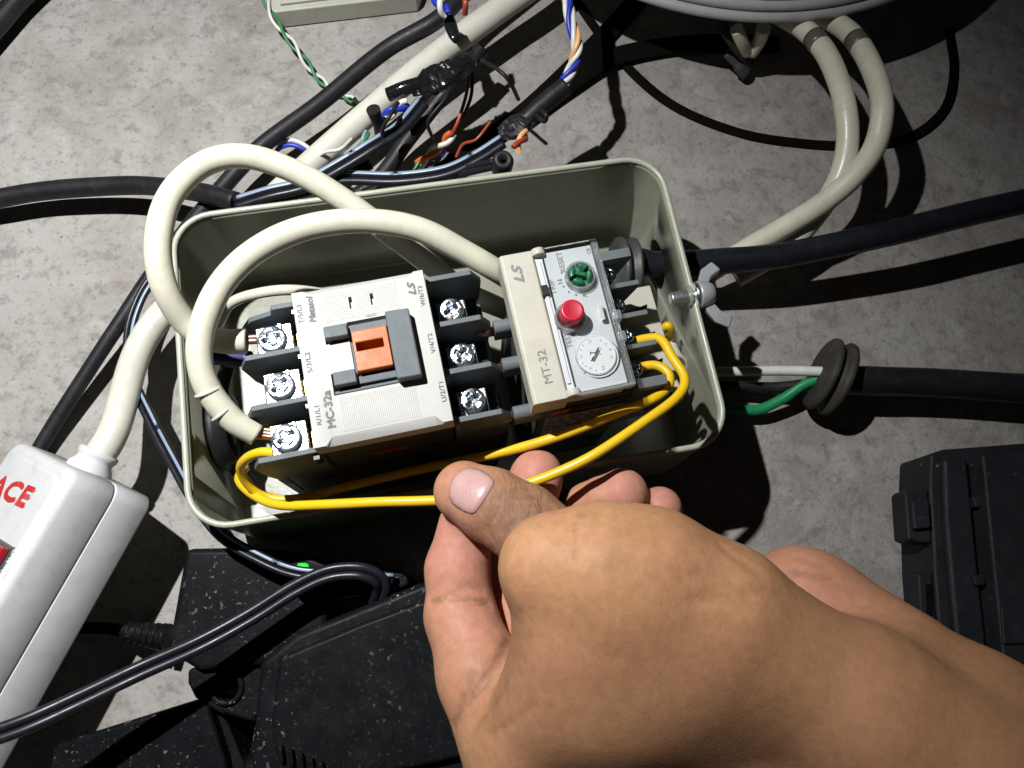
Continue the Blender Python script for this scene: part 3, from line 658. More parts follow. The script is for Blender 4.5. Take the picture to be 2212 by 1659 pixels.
# ================================================================== cables and wires
def centre(pts): return min(pts, key=lambda p: p[2])
def wire(name, label, cat, pts, r, mat, group=None, n=16, seg=10, raw=False, flat=1.0):
    """one cable = one mesh; pts are (image x, image y, height mm) sight-line points, or plain mm points when raw"""
    c = curve(pts, seg) if raw else pxc(pts, seg)
    r0 = max(r) if hasattr(r, '__len__') else r
    if r0 > 1.3:                         # hand-bent: slight wander, never a perfect sweep
        ph = [random.uniform(0, 6.28) for _ in range(6)]; a_ = min(0.30, 0.075 * r0)
        c = [np.array(p) + a_ * min(1, i / 6, (len(c) - 1 - i) / 6) * np.array([math.sin(i * 0.10 + ph[0]) + 0.35 * math.sin(i * 0.27 + ph[1]), math.sin(i * 0.11 + ph[2]) + 0.35 * math.sin(i * 0.31 + ph[3]), 0.5 * math.sin(i * 0.12 + ph[4])]) for i, p in enumerate(c)]
    if hasattr(r, '__len__'):
        xs = np.linspace(0, len(r) - 1, len(c)); r = list(np.interp(xs, range(len(r)), r))
    if r0 > 1.3:
        if not hasattr(r, '__len__'): r = [r] * len(c)
        r = [q * (1 + 0.010 * math.sin(i * 0.25 + r0) + 0.006 * math.sin(i * 0.61)) for i, q in enumerate(r)]
    o = MB().tube(c, r, n, flat).build(name, mat, origin=tuple(c[len(c) // 2]))
    return tag(o, label, cat, group)
def child_tube(par, name, pts, r, mat, n=16, caps=True, flat=1.0):
    L = [x / S for x in par.location]
    m = MB().tube([np.array(p) - L for p in pts], r, n, flat, caps=caps); o = m.build(name, mat, frame=WORLD); o.parent = par; return o
def offset_line(c, off, height=0.0):
    """a line running beside c at off mm (to its left, seen from above)"""
    c = [np.array(p) for p in c]; out = []
    for i, p in enumerate(c):
        t = c[min(i + 1, len(c) - 1)] - c[max(i - 1, 0)]; t = t / np.linalg.norm(t)
        nrm = np.cross([0, 0, 1.0], t); nrm /= max(1e-6, np.linalg.norm(nrm)); out.append(p + nrm * off + np.array([0, 0, height]))
    return out
def twin(name, label, pts, r, mat, stripe=None, dash=0, seg=10, cat='cable', spread=0.98):
    """flat twin cord: two fused strands, a printed stripe down one of them"""
    c = pxc(pts, seg); mid = c[len(c) // 2]
    fr = Frame(mid[0], mid[1], 0, 0); t = thing(name, label, cat, fr)
    for s_ in (-1, 1):
        m = MB().tube([np.array(p) - [mid[0], mid[1], 0] for p in offset_line(c, s_ * r * spread)], r, 12); m.build('strand', mat, t)
    if stripe:
        cc = offset_line(c, r * spread, r * 0.93); cc = [np.array(p) - [mid[0], mid[1], 0] for p in cc]
        i = 1
        while i < len(cc) - 3:
            j = min(len(cc) - 1, i + dash) if dash else len(cc) - 1
            MB().tube(cc[i:j + 1], r * 0.5, 8, 0.30).build('stripe', stripe, t); i = j + (1 if dash else 1)
            if not dash: break
    return t
def twisted(name, label, pts, r, mats, turns, cat='wire pair', seg=14, loose=1.0, group=None):
    c = pxc(pts, seg); mid = c[len(c) // 2]; fr = Frame(mid[0], mid[1], 0, 0); t = thing(name, label, cat, fr, group)
    m = len(c); T = [np.array(c[min(i + 1, m - 1)]) - np.array(c[max(i - 1, 0)]) for i in range(m)]
    for k, mat in enumerate(mats):
        line = []
        for i, p in enumerate(c):
            tt = T[i] / np.linalg.norm(T[i]); u = np.array([0, 0, 1.0]); u = u - tt * (u @ tt); u /= np.linalg.norm(u); w = np.cross(tt, u)
            a = 2 * math.pi * (turns * i / (m - 1) + k / len(mats)); line.append(np.array(p) + r * loose * 1.05 * (math.cos(a) * u + math.sin(a) * w) - [mid[0], mid[1], 0])
        MB().tube(line, r, 10).build('strand', mat, t)
    return t

# -------- heavy cream cables of the contactor
L1 = [(533, 736, 75), (470, 733, 76), (405, 700, 79), (358, 625, 87), (343, 520, 92), (368, 420, 92), (440, 352, 90), (530, 336, 88), (630, 368, 84), (735, 428, 79), (845, 508, 72), (930, 572, 62), (1005, 630, 50), (1100, 672, 44)]
w1 = wire('power_cable', 'cream cable looping out past the left rim from the top left contactor terminal', 'cable', L1, 3.6, 'cream_cable', 'cream cables of the contactor', 20)
L2 = [(556, 938, 75), (500, 908, 78), (452, 850, 82), (432, 772, 86), (443, 690, 88), (487, 605, 89), (565, 535, 89), (665, 492, 88), (790, 478, 86), (900, 492, 83), (1000, 540, 78), (1080, 588, 72), (1150, 640, 60)]
w2 = wire('power_cable', 'cream cable arching from the bottom left contactor terminal to behind the overload relay', 'cable', L2, [3.4, 3.5, 3.6, 3.65, 3.65, 3.65, 3.6], 'cream_cable', 'cream cables of the contactor', 20)
# heat-shrink ridges and the bared copper
cl = pxc(L2, 10)
for k in (13, 20):
    child_tube(w2, 'sleeve_ridge', cl[k:k + 2], 3.8, 'cream_cable', 20)
for dx, dy in ((0, 0), (3, 7), (-2, -7)):
    child_tube(w2, 'copper_strand', pxc([(548, 934 + dy, 75), (575 + dx, 936 + dy, 75.5), (600, 940 + dy, 75.5)], 4), 1.0, 'copper', 8)
for dy in (-6, 2):
    child_tube(w1, 'copper_strand', pxc([(528, 736 + dy, 75), (560, 734 + dy, 75)], 4), 1.0, 'copper', 8)
wire('branch_cable', 'thinner cream wire running along the back edge of the contactor', 'cable', [(470, 700, 50), (500, 655, 58), (560, 634, 62), (640, 626, 62), (740, 640, 50)], 1.7, 'cream_cable')
wire('terminal_cap', 'dark blue insulated wire end between the left terminals of the contactor', 'wire', [(420, 772, 52), (470, 772, 56), (540, 776, 58)], 2.6, 'navy_wire')
wire('inner_cable', 'black cable curving along the left wall inside the metal box', 'cable', [(492, 790, 40), (478, 850, 36), (500, 930, 30), (505, 1000, 22), (540, 1040, 14)], 2.4, 'black_rubber')

# -------- yellow control wires
Y1 = [(1362, 742, 70), (1395, 731, 73), (1427, 733, 76), (1452, 772, 78), (1478, 818, 80), (1462, 858, 81), (1390, 912, 82), (1290, 978, 82), (1215, 1016, 80), (1150, 1042, 78), (1060, 1070, 77), (960, 1080, 76), (820, 1084, 73), (690, 1090, 68), (600, 1090, 62), (545, 1068, 54), (515, 1036, 46), (530, 1010, 36)]
wire('control_wire', 'yellow wire held between the thumb and index finger', 'wire', Y1, 1.42, 'yellow_wire', 'yellow control wires', 14)
Y2 = [(596, 978, 75), (562, 978, 74), (532, 990, 70), (520, 1012, 64), (535, 1046, 58), (575, 1074, 54), (640, 1078, 54), (760, 1048, 56), (930, 1008, 60), (1090, 975, 68), (1210, 941, 74), (1330, 894, 77), (1405, 865, 76), (1442, 838, 74), (1445, 808, 73), (1420, 790, 72), (1378, 792, 71)]
wire('control_wire', 'yellow wire running along the shaded side of the contactor to the overload relay', 'wire', Y2, 1.42, 'yellow_wire', 'yellow control wires', 14)
wire('wire_stub', 'short yellow wire bend beside the bolt inside the right wall of the metal box', 'wire', [(1430, 715, 40), (1443, 704, 44), (1450, 720, 40), (1452, 745, 30)], 1.5, 'yellow_wire')
wire('inner_cable', 'cream wire sinking behind the yellow wires at the right wall of the metal box', 'wire', [(1446, 722, 36), (1462, 765, 34), (1490, 800, 30), (1500, 830, 20)], 1.6, 'cream_cable')

# -------- black cable through the right wall, with its grommet pushed aside
hc = BF.world(hole_c)
Cc = [P(1330, 566, hc[2] + 2), P(1375, 566, hc[2] + 1), hc, P(1530, 566, hc[2]), P(1640, 556, hc[2] + 1), P(1770, 536, hc[2] + 3), P(1900, 509, hc[2] + 5), P(2050, 474, hc[2] + 6), P(2260, 424, hc[2] + 6)]
wire('supply_cable', 'thick black cable entering the metal box through the hole above the wing nut', 'cable', Cc, 4.9, 'black_sheen', n=24, raw=True)
gg = BF.world((67, hole_c[1] + 0.5, hole_c[2])); GF = Frame(gg[0], gg[1], 4, 0)
g = thing('hole_grommet', 'dusty grey rubber grommet slid along the black cable inside the metal box', 'grommet', GF)
mb = MB(); along(mb, (0, 0, gg[2]), (7, 0, gg[2] - 1), lambda q: q.lathe([(5.1, 0), (11.5, 0), (12.2, 0.8), (12.2, 2.0), (9.6, 2.8), (9.6, 4.6), (12.0, 5.4), (12.0, 6.6), (11.2, 7), (5.1, 7)], n=40)); mb.build('flange', 'rubber_grey', g)

# -------- bolt and wing nut
b0 = on_plane_u(BF, 1492, 640, 83); WF = Frame(*BF.world((83, b0[1], 0))[:2], 10, 0); zb = b0[2]
bt = thing('bolt', 'threaded steel bolt end poking in through the right wall of the metal box', 'bolt', WF)
mb = MB(); pr = []
for k in range(10): pr += [(1.9, k * 1.0), (2.5, k * 1.0 + 0.5)]
along(mb, (-7.0, 0, zb), (3, 0, zb), lambda q: q.lathe([(1.6, -0.2)] + pr + [(1.6, 10)], n=20)); mb.build('thread', 'steel_bolt', bt)
mb = MB(); along(mb, (-0.2, 0, zb), (-1.2, 0, zb), lambda q: q.lathe([(3.8, 0), (3.6, 0.6), (2.3, 0.8)], n=20)); mb.build('paint_collar', 'box_paint', bt)
mb = MB(); along(mb, (1.05, 0, zb), (3.0, 0, zb), lambda q: q.lathe([(4.4, 0), (4.4, 1.2)], n=24)); mb.build('washer', 'zinc', bt)
wn = thing('wing_nut', 'zinc wing nut with two flared wings on the outside of the metal box', 'wing nut', WF)
mb = MB(); along(mb, (2.35, 0, zb), (8, 0, zb), lambda q: q.lathe([(4.6, 0), (4.8, 0.6), (4.2, 3.6), (3.4, 5.2), (2.6, 5.6)], n=28)); mb.build('hub', 'wing_metal', wn)
for s_ in (1, -1):
    w = [(3.4, s_ * 3.0), (6.4, s_ * 2.2), (9.0, s_ * 6.0), (13.2, s_ * 8.6), (11.2, s_ * 12.6), (6.4, s_ * 9.8), (4.4, s_ * 6.0)]
    mb = MB().prism(w, zb - 1.3, zb + 1.4); mb.xf(Matrix.Translation((0, 0, zb)) @ Matrix.Rotation(math.radians(-16 * s_), 4, 'X') @ Matrix.Translation((0, 0, -zb))); mb.build('wing', 'wing_metal', wn, bevel=0.7, segs=3)

# -------- cream pair from under the pail
TW1 = [(1672, 24, 26), (1735, 60, 34), (1785, 120, 40), (1822, 220, 44), (1830, 315, 40), (1806, 400, 34), (1755, 475, 26), (1680, 545, 20), (1590, 600, 14)]
TW2 = [(1765, 24, 28), (1835, 72, 38), (1880, 140, 45), (1904, 225, 48), (1893, 310, 44), (1850, 378, 40), (1785, 434, 34), (1700, 487, 29), (1605, 540, 24), (1530, 590, 20)]
for pts, k, lab in ((TW1, 14, 'inner cream cable of the pair bending down from the pail, crossing underneath'), (TW2, 12, 'outer cream cable of the pair bending down from the pail, lying on top')):
    o = wire('feed_cable', lab, 'cable', pts, 4.15, 'cream_cable', 'cream cables from the pail', 20)
    c = pxc(pts, 10); child_tube(o, 'tape_band', c[k:k + 4], 4.35, 'tape_brown', 20)

# -------- cream cord of the power strip, crossing the picture
# -------- black cables, and shadow bands on the floor
wire('rubber_cable', 'black cable running above the cream cord from the top edge down to the power strip', 'cable', [(1290, -260, 32), (1130, -120, 31), (1010, -20, 30), (940, 45, 28), (830, 110, 22), (690, 222, 19), (570, 312, 18), (490, 395, 17), (410, 490, 18), (330, 592, 15), (262, 690, 13), (190, 800, 10), (90, 960, 6), (40, 1060, 6)], [3.6, 3.6, 3.5, 3.4, 3.2, 2.9, 2.7, 2.6], 'black_rubber', n=20)
wire('rubber_cable', 'thick black cord coming in from the left edge and ending at the striped wires', 'cable', [(-30, 434, 12), (110, 412, 13), (240, 402, 15), (340, 401, 19), (430, 414, 24), (512, 436, 28)], 3.7, 'black_rubber', n=20)
wire('rubber_cable', 'black cable lying across the floor under the cream cord towards the taped joint', 'cable', [(700, 470, 5), (815, 388, 8), (880, 300, 13), (945, 220, 20), (1005, 150, 26), (1040, 105, 28)], 3.3, 'black_rubber', n=18)
wire('shadow_band', 'wide black shape for a floor shadow, running from the box to the top edge', 'cable', [(890, 420, 1.4), (1010, 335, 1.4), (1140, 240, 1.4), (1255, 130, 1.4), (1350, 30, 1.4), (1400, -30, 1.4)], 4.8, 'black_matte', n=18, flat=0.28)  # this and the next two: floor shadows built as flat black solids
wire('shadow_band', 'matt black shape for a floor shadow, curving right towards the pail', 'cable', [(1120, 262, 3), (1215, 190, 4), (1310, 132, 4), (1410, 104, 3), (1530, 92, 2), (1680, 96, 2)], 4.8, 'black_matte', n=18, flat=0.3)
wire('shadow_band', 'thin black shape for the bowed shadow on the floor below the pail', 'cord', [(1225, -30, 0.9), (1290, 66, 0.9), (1375, 165, 1.0), (1470, 236, 0.9), (1600, 288, 0.9), (1720, 308, 0.9), (1840, 314, 0.9), (1960, 298, 0.9), (2040, 238, 0.9), (2062, 150, 0.9), (2050, 60, 0.9)], 2.3, 'black_matte', n=14, flat=0.3)
wire('rubber_cable', 'black cable cutting across the top left corner', 'cable', [(-150, 230, 9), (-60, 115, 9), (0, 46, 9), (42, 0, 9), (110, -70, 9), (200, -160, 9)], 4.2, 'black_rubber', n=18)
wire('rubber_cable', 'thin black lead curling beneath the thick black cord beside the box corner', 'cable', [(520, 446, 22), (450, 462, 16), (395, 495, 12), (350, 560, 12), (330, 610, 16)], 1.6, 'black_rubber')
# -------- flat striped twin wires
twin('striped_wire', 'flat black wire with a pale blue stripe fanning out from the thick cord', [(508, 440, 30), (580, 418, 32), (660, 398, 33), (735, 358, 36), (800, 318, 38), (865, 276, 38), (912, 222, 38)], 1.55, 'black_sheen', 'sky_stripe', 16)
twin('striped_wire', 'flat black wire with a pale blue stripe running along the back rim', [(690, 388, 30), (760, 384, 32), (860, 386, 34), (960, 372, 36), (1030, 340, 38), (1085, 305, 40)], 1.5, 'black_sheen', 'sky_stripe', 18)
twin('striped_wire', 'short striped twin wire ending in the small round plug', [(905, 392, 26), (980, 375, 34), (1040, 361, 42), (1076, 352, 46)], 1.2, 'black_sheen', 'sky_stripe', 14)
twin('striped_wire', 'second flat striped wire lying just below the first at the cord end', [(500, 455, 26), (570, 432, 28), (650, 414, 28), (720, 392, 27), (800, 352, 28)], 1.35, 'black_sheen', 'sky_stripe', 20)
twin('lamp_cord', 'thin black twin cord with a pale stripe hanging beside the metal box', [(352, 570, 22), (305, 640, 22), (280, 720, 22), (286, 815, 24), (325, 905, 27), (372, 995, 30), (420, 1080, 34), (478, 1155, 38), (560, 1205, 40), (640, 1236, 40), (740, 1243, 40), (850, 1250, 38)], 1.05, 'black_sheen', 'sky_stripe', 20)
twin('lamp_cord', 'glossy black twin cord crossing the power strip at lower left', [(-40, 1598, 62), (60, 1562, 60), (170, 1512, 56), (300, 1450, 52), (430, 1392, 47), (540, 1332, 44), (640, 1270, 43), (715, 1238, 43), (785, 1236, 43), (824, 1262, 40), (812, 1312, 33)], 1.4, 'black_sheen')

# -------- plug, sleeve and taped joints
plf = P(1087, 346, 52); PF = Frame(plf[0], plf[1], 0, 0)
pg = thing('barrel_plug', 'small round black plug with a hole, above the back rim of the box', 'plug', PF)
ax = np.array([0.05, -0.25, 1.0]); ax /= np.linalg.norm(ax); a0 = np.array([0, 0, 52.0]) - ax * 11
mb = MB(); along(mb, tuple(a0), tuple(a0 + ax * 12), lambda q: q.lathe([(2.6, 0), (3.9, 3), (3.9, 9.6), (3.4, 11.4), (3.0, 12), (1.35, 12), (1.25, 7)], n=28)); mb.build('barrel', 'black_rubber', pg)
mb = MB(); along(mb, tuple(a0 + ax * 8.0), tuple(a0 + ax * 12.2), lambda q: q.lathe([(1.2, 0), (1.2, 0.2)], n=20)); mb.build('socket', 'black_matte', pg)
wire('cable_sleeve', 'black sleeve round the blue, orange and white wires', 'sleeve', [(1120, 272, 40), (1150, 248, 42), (1185, 216, 44), (1222, 186, 46)], [3.0, 3.3, 3.5, 3.6], 'black_rubber', n=20)
def tape_lump(name, label, pts, radii, seed, mat='black_tape'):
    c = pxc(pts, 8); xs = np.linspace(0, len(radii) - 1, len(c)); r = np.interp(xs, range(len(radii)), radii); rr = random.Random(seed)
    m = MB().tube(c, list(r), 18, 0.55); cc = np.array([c[i // 18] for i in range(len(c) * 18)])
    v = []
    for i, p in enumerate(m.v):
        k = 1 + 0.05 * math.sin(i // 18 * 0.7 + (i % 18) * 0.9) + 0.10 * math.sin((i % 18) * 2.1 + seed + (i // 18) * 0.35) + rr.uniform(-0.05, 0.05) + (0.06 if ((i // 18) + (i % 18) // 3) % 9 < 4 else 0); v.append(tuple(cc[i] + (np.array(p) - cc[i]) * k))
    m.v = v; m.sm = [False] * len(m.sm); o = m.build(name, mat, origin=tuple(c[len(c) // 2])); return tag(o, label, 'tape')
tape_lump('taped_joint', 'shiny black tape wound round a cable joint beside the cream cord', [(888, 196, 40), (925, 178, 42), (965, 160, 44), (1000, 140, 44), (1024, 118, 42)], [2.4, 5.4, 5.2, 4.6, 2.2], 4)
tape_lump('taped_joint', 'matt black taped splice lump below the black sleeve', [(1078, 288, 40), (1096, 282, 41), (1118, 272, 42), (1140, 256, 42)], [2.2, 4.2, 4.6, 3.6], 9, 'black_rubber')
wire('wire_stub', 'black wire stub standing up beside the cream cord', 'wire', [(822, 292, 34), (815, 262, 40), (806, 236, 46)], [2.2, 2.2, 2.6], 'black_rubber')
wire('wire_stub', 'black cable tail below the shiny taped joint', 'wire', [(838, 205, 40), (870, 192, 42), (910, 180, 42)], 2.6, 'black_tape')
wire('cable_tie', 'dark twisted tie bent over the cream cord near the top edge', 'tie', [(966, 20, 44), (972, 50, 45), (982, 78, 46), (988, 92, 45)], [1.6, 2.6, 2.2, 0.9], 'black_tape', flat=0.5)
wire('wire_stub', 'thin dark wires dangling from the shiny taped joint', 'wire', [(1012, 150, 34), (1008, 200, 30), (990, 260, 26), (975, 292, 22)], 0.7, 'red_wire')
wire('wire_stub', 'thin black wire dangling beside the taped joint', 'wire', [(1020, 148, 34), (1018, 205, 28), (1000, 255, 22)], 0.7, 'black_rubber')
for k, (pts_, lab, mt, r_) in enumerate((
    ([(1040, 130, 40), (1075, 150, 46), (1100, 175, 44), (1120, 215, 30)], 'thin black wire bowing right from the shiny taped joint', 'black_rubber', 0.8),
    ([(985, 165, 42), (960, 215, 44), (925, 262, 40), (935, 300, 30)], 'thin black wire curling down below the shiny taped joint', 'black_rubber', 0.7),
    ([(760, 300, 26), (735, 322, 30), (700, 330, 26), (672, 352, 18)], 'thin white wire curving under the cream cord', 'white_wire', 0.7),
    ([(860, 222, 44), (842, 250, 46), (826, 280, 42), (830, 310, 36)], 'thin black wire hooking down beside the standing stub', 'black_rubber', 0.8),
    ([(1060, 262, 36), (1030, 300, 34), (1000, 312, 30), (985, 340, 26)], 'thin brown wire sagging behind the back rim', 'red_wire', 0.6),
    ([(1160, 250, 44), (1175, 262, 50), (1180, 250, 54), (1168, 238, 52)], 'small black wire hook on the black sleeve', 'black_rubber', 0.9),
    ([(628, 450, 22), (655, 430, 24), (690, 418, 22), (720, 425, 18)], 'thin white wire lying just behind the back rim', 'white_wire', 0.6))):
    wire('loose_wire', lab, 'wire', pts_, r_, mt, 'loose thin wires behind the box', 8)
# -------- twisted data wires
twisted('twisted_pair', 'green and white twisted wires running down beside the pale channel', [(565, -20, 10), (592, 40, 10), (640, 105, 8), (685, 165, 4), (730, 200, 3), (775, 222, 3)], 0.72, ('leaf_wire', 'white_wire'), 3.6, loose=1.5)
twisted('twisted_pair', 'blue, orange and white wires twisted together entering the black sleeve', [(1180, -330, 60), (1205, -170, 60), (1222, -30, 58), (1232, 40, 56), (1246, 95, 54), (1238, 140, 50), (1218, 180, 47), (1205, 200, 45)], 0.95, ('blue_wire', 'white_wire', 'peach_wire', 'white_wire'), 2.6, loose=1.35)
twisted('twisted_pair', 'orange and white wire ends on the floor behind the metal box', [(978, 288, 22), (955, 312, 18), (930, 332, 13), (902, 358, 8)], 1.1, ('orange_wire', 'white_wire'), 1.2, loose=1.05)
twisted('twisted_pair', 'blue and white wires peeping out above the black cable at the top edge', [(938, -12, 52), (950, 8, 52), (966, 32, 50)], 1.2, ('blue_wire', 'white_wire'), 1.0)
twisted('twisted_pair', 'blue and white wire loop under the cream cord', [(596, 348, 6), (600, 322, 12), (628, 308, 15), (664, 322, 14), (690, 348, 10)], 0.9, ('blue_wire', 'white_wire'), 0.6)
twisted('twisted_pair', 'blue and white wires below the shiny taped joint', [(820, 262, 36), (850, 240, 38), (880, 222, 38)], 1.1, ('white_wire', 'blue_wire'), 1.0)
twisted('twisted_pair', 'teal and white thin wires curling under the striped wire', [(792, 285, 22), (785, 308, 22), (768, 330, 20), (735, 342, 16), (705, 345, 10)], 0.75, ('sky_stripe', 'white_wire', 'leaf_wire'), 1.3)
twisted('twisted_pair', 'orange and cream wire tail below the taped splice lump', [(1136, 288, 44), (1126, 304, 46), (1114, 322, 48)], 1.0, ('peach_wire', 'red_wire'), 0.7)
wire('wire_stub', 'red wire stub at the top edge beside the cream cord', 'wire', [(1002, -12, 54), (1006, 8, 54), (1004, 30, 50)], 1.1, 'red_wire')
for k, (a, b_, lab, mt) in enumerate((((610, 425, 14), (650, 440, 14), 'blue wire end peeping out behind the back rim near the cream loop', 'blue_wire'), ((690, 405, 14), (692, 430, 16), 'white wire end standing behind the back rim', 'white_wire'),
                         ((780, 412, 12), (812, 400, 12), 'white wire end lying under the striped wire behind the rim', 'white_wire'), ((905, 348, 10), (888, 378, 8), 'green wire end under the striped wire behind the rim', 'leaf_wire'), ((960, 318, 16), (954, 338, 12), 'small blue wire end next to the orange and white wires', 'blue_wire'))):
    wire('wire_stub', lab, 'wire', [a, ((a[0] + b_[0]) / 2 + 2, (a[1] + b_[1]) / 2, (a[2] + b_[2]) / 2), b_], 0.9, mt)

# -------- cable with the loose brown grommet at the right
wire('earth_cable', 'thick black cable running to the right edge from the brown grommet', 'cable', [(1785, 822, 16), (1840, 823, 17), (1980, 826, 17), (2120, 832, 17), (2280, 842, 17)], 5.6, 'black_rubber', n=22)
gp = P(1795, 812, 17); GF2 = Frame(gp[0], gp[1], -22, 0)
g = thing('cable_grommet', 'brown rubber grommet tilted on the black cable beside the metal box', 'grommet', GF2)
mb = MB(); along(mb, (-4.5, 0, 16.2), (4.5, 0, 16.2), lambda q: q.lathe([(5.8, 0), (13.0, 0), (14.2, 0.9), (14.4, 2.2), (13.6, 3.2), (11.6, 3.9), (11.6, 5.1), (13.6, 5.8), (14.6, 6.8), (14.4, 8.2), (13.2, 9), (5.8, 9)], n=48)); mb.build('flange', 'rubber_brown', g)
wire('core_wire', 'white wire between the brown grommet and the metal box', 'wire', [(1500, 806, 13), (1570, 804, 14), (1680, 801, 15), (1790, 803, 18)], 1.9, 'white_wire')
wire('core_wire', 'green wire bending from the brown grommet down to the floor by the box', 'wire', [(1545, 872, 9), (1590, 882, 8), (1640, 884, 8), (1690, 862, 10), (1735, 832, 13), (1790, 812, 16)], 2.0, 'green_wire')
wire('core_wire', 'black wire between the white and green wires by the box', 'wire', [(1510, 832, 8), (1580, 834, 9), (1680, 836, 10), (1790, 822, 15)], 2.1, 'black_rubber')
for k, (x, y, r) in enumerate(((1636, 886, 1.3), (1648, 893, 1.6), (1640, 896, 1.0), (1655, 887, 0.9))):
    c = P(x, y, 0); m = bmesh.new(); bmesh.ops.create_icosphere(m, subdivisions=1, radius=r)
    rr = random.Random(k); vv = [(v.co.x * rr.uniform(.7, 1.2), v.co.y * rr.uniform(.7, 1.2), v.co.z * rr.uniform(.5, .8)) for v in m.verts]; ff = [tuple(v.index for v in f.verts) for f in m.faces]; m.free()
    if k == 0: crumbs = MB()
    crumbs.add([(v[0] + c[0], v[1] + c[1], v[2] + r * 0.4) for v in vv], ff)
for k in range(240):
    x, y = random.uniform(0, 2212), random.uniform(0, 1300); r = random.uniform(0.2, 0.8) * random.uniform(0.6, 1.0); c = P(x, y, 0)
    q = [(c[0] + r * math.cos(a) * random.uniform(.7, 1.2), c[1] + r * math.sin(a) * random.uniform(.7, 1.2)) for a in (0, 1.2, 2.4, 3.7, 5.0)]
    crumbs.prism(q, 0.0, r * 0.9, [(c[0] + (p[0] - c[0]) * .5, c[1] + (p[1] - c[1]) * .5) for p in q])
o = crumbs.build('grit', 'concrete'); tag(o, 'pale crumbs and grit scattered on the concrete floor', 'grit'); o['kind'] = 'stuff'

# ================================================================== white power strip
TAU = math.radians(38); SWD, SL, STK = 55.0, 230.0, 27.2        # leans on its far edge
szb = SWD * math.sin(TAU) + 0.4
A = P(334, 1080, szb); B = P(19, 1640, szb); dirv = (B - A)[:2]; ang = math.atan2(dirv[1], dirv[0])
SFm = Frame(A[0], A[1], math.degrees(ang), 0)          # u runs down the strip, v=0 is its right-hand edge, v<0 into the strip
st = thing('power_strip', 'white power strip with red lettering and a red lamp at the left edge', 'power strip', SFm)
st.location = (A[0] * S, A[1] * S, szb * S); st.rotation_euler = (TAU, 0, ang)
SM = Matrix.Translation((A[0], A[1], szb)) @ Matrix.Rotation(ang, 4, 'Z') @ Matrix.Rotation(TAU, 4, 'X'); SMi = SM.inverted()
def strip_px(px, py, z):
    o = SMi @ Vector((0, 0, HC)); d = (SMi.to_3x3() @ Vector(ray(px, py))); return tuple(o + d * ((z - o.z) / d.z))
def tier(name, z0, z1, inset, fil, mat, r=9, slope=0.0):
    m = MB(); cu, cv = SL / 2, -SWD / 2; hu, hv = SL / 2 - inset, SWD / 2 - inset; rs = []
    def ring(d, z): return [(p[0], p[1], z) for p in rrect(hu - d, hv - d, max(1.0, r - d * 0.6), 8, cu, cv)]
    rs.append(ring(0.5, z0)); rs.append(ring(0, z0 + 0.6)); rs.append(ring(slope, z1 - fil))
    for k in range(1, 7):
        a = math.radians(15 * k); rs.append(ring(slope + fil * (1 - math.cos(a)), z1 - fil + fil * math.sin(a)))
    return rings(m, rs).build(name, mat, st)
tier('base_shell', 0, 12.0, 0, 0.3, 'strip_white', 5, 0.2)
tier('seam', 12.02, 12.28, 0.7, 0.03, 'ink_dark', 5)
tier('lid_shell', 12.3, STK, 0.1, 3.0, 'strip_white', 6, 0.5)
tier('lid_ridge', STK - 4, STK + 0.7, 3.8, 1.2, 'strip_white', 6, 0.2)
zt = STK + 0.7
cv_ = -21.0; ce = SM @ Vector((-1.0, cv_, 14)); cdir = (SM.to_3x3() @ Vector((-1, 0, 0)))
mb = MB(); along(mb, (-7.0, cv_, 14), (3, cv_, 14), lambda q: q.lathe([(5.3, 0), (6.4, 0.5), (6.4, 2.0), (5.8, 2.6), (5.8, 4.0), (7.2, 6), (7.2, 11)], n=28)); mb.build('cord_collar', 'strip_white', st)
la = strip_px(-18, 1046, zt); lb = strip_px(62, 1080, zt); rot = math.atan2(lb[1] - la[1], lb[0] - la[0]); ln = math.hypot(lb[0] - la[0], lb[1] - la[1])
mb = text_mesh(MB(), 'ACE', 6.2, ((la[0] + lb[0]) / 2, (la[1] + lb[1]) / 2), rot, zt, shear=0.12, length=ln, depth=0.04, thick=2); mb.build('lettering', 'strip_red', st)
q = [strip_px(*p, zt)[:2] for p in ((-70, 1110), (-8, 1158), (46, 1193), (14, 1258), (-36, 1298), (-100, 1240))]
q = [(u_, min(v_, -5.4)) for u_, v_ in q]
MB().prism(q, zt - 0.5, zt + 0.8).build('switch_bezel', 'lamp_bezel', st, bevel=0.4)
q = [strip_px(*p, zt + 2)[:2] for p in ((-70, 1140), (-2, 1176), (34, 1200), (10, 1262), (-80, 1240))]
q = [(u_, min(v_, -5.8)) for u_, v_ in q]
MB().prism(q, zt + 0.85, zt + 3.2).build('switch_rocker', 'lamp_red', st, bevel=0.6)
rr = random.Random(5); mb = MB()
for k in range(40):
    f = rr.random(); x, y = 46 - 56 * f + rr.gauss(0, 3), 1188 + 95 * f + rr.gauss(0, 4); c_ = strip_px(x, y, zt); c_ = (c_[0], min(c_[1], -4.8 - rr.random())); r = rr.uniform(0.12, 0.38)
    mb.prism([(c_[0] + r * math.cos(a) * rr.uniform(.6, 1.2), c_[1] + r * math.sin(a) * rr.uniform(.6, 1.2)) for a in (0, 1.3, 2.5, 3.8, 5.1)], zt - 0.1, zt + 0.1 + r * 0.6)
o = mb.build('dust', 'plate_plastic', st); o['kind'] = 'stuff'
CORD = [P(1480, -280, 26), P(1300, -145, 25), P(1160, -35, 24), P(1060, 35, 23), P(930, 130, 22), P(790, 247, 21), P(650, 372, 20), P(500, 520, 20), P(372, 655, 21), P(300, 760, 22), np.array(ce + cdir * 15), np.array(ce)]
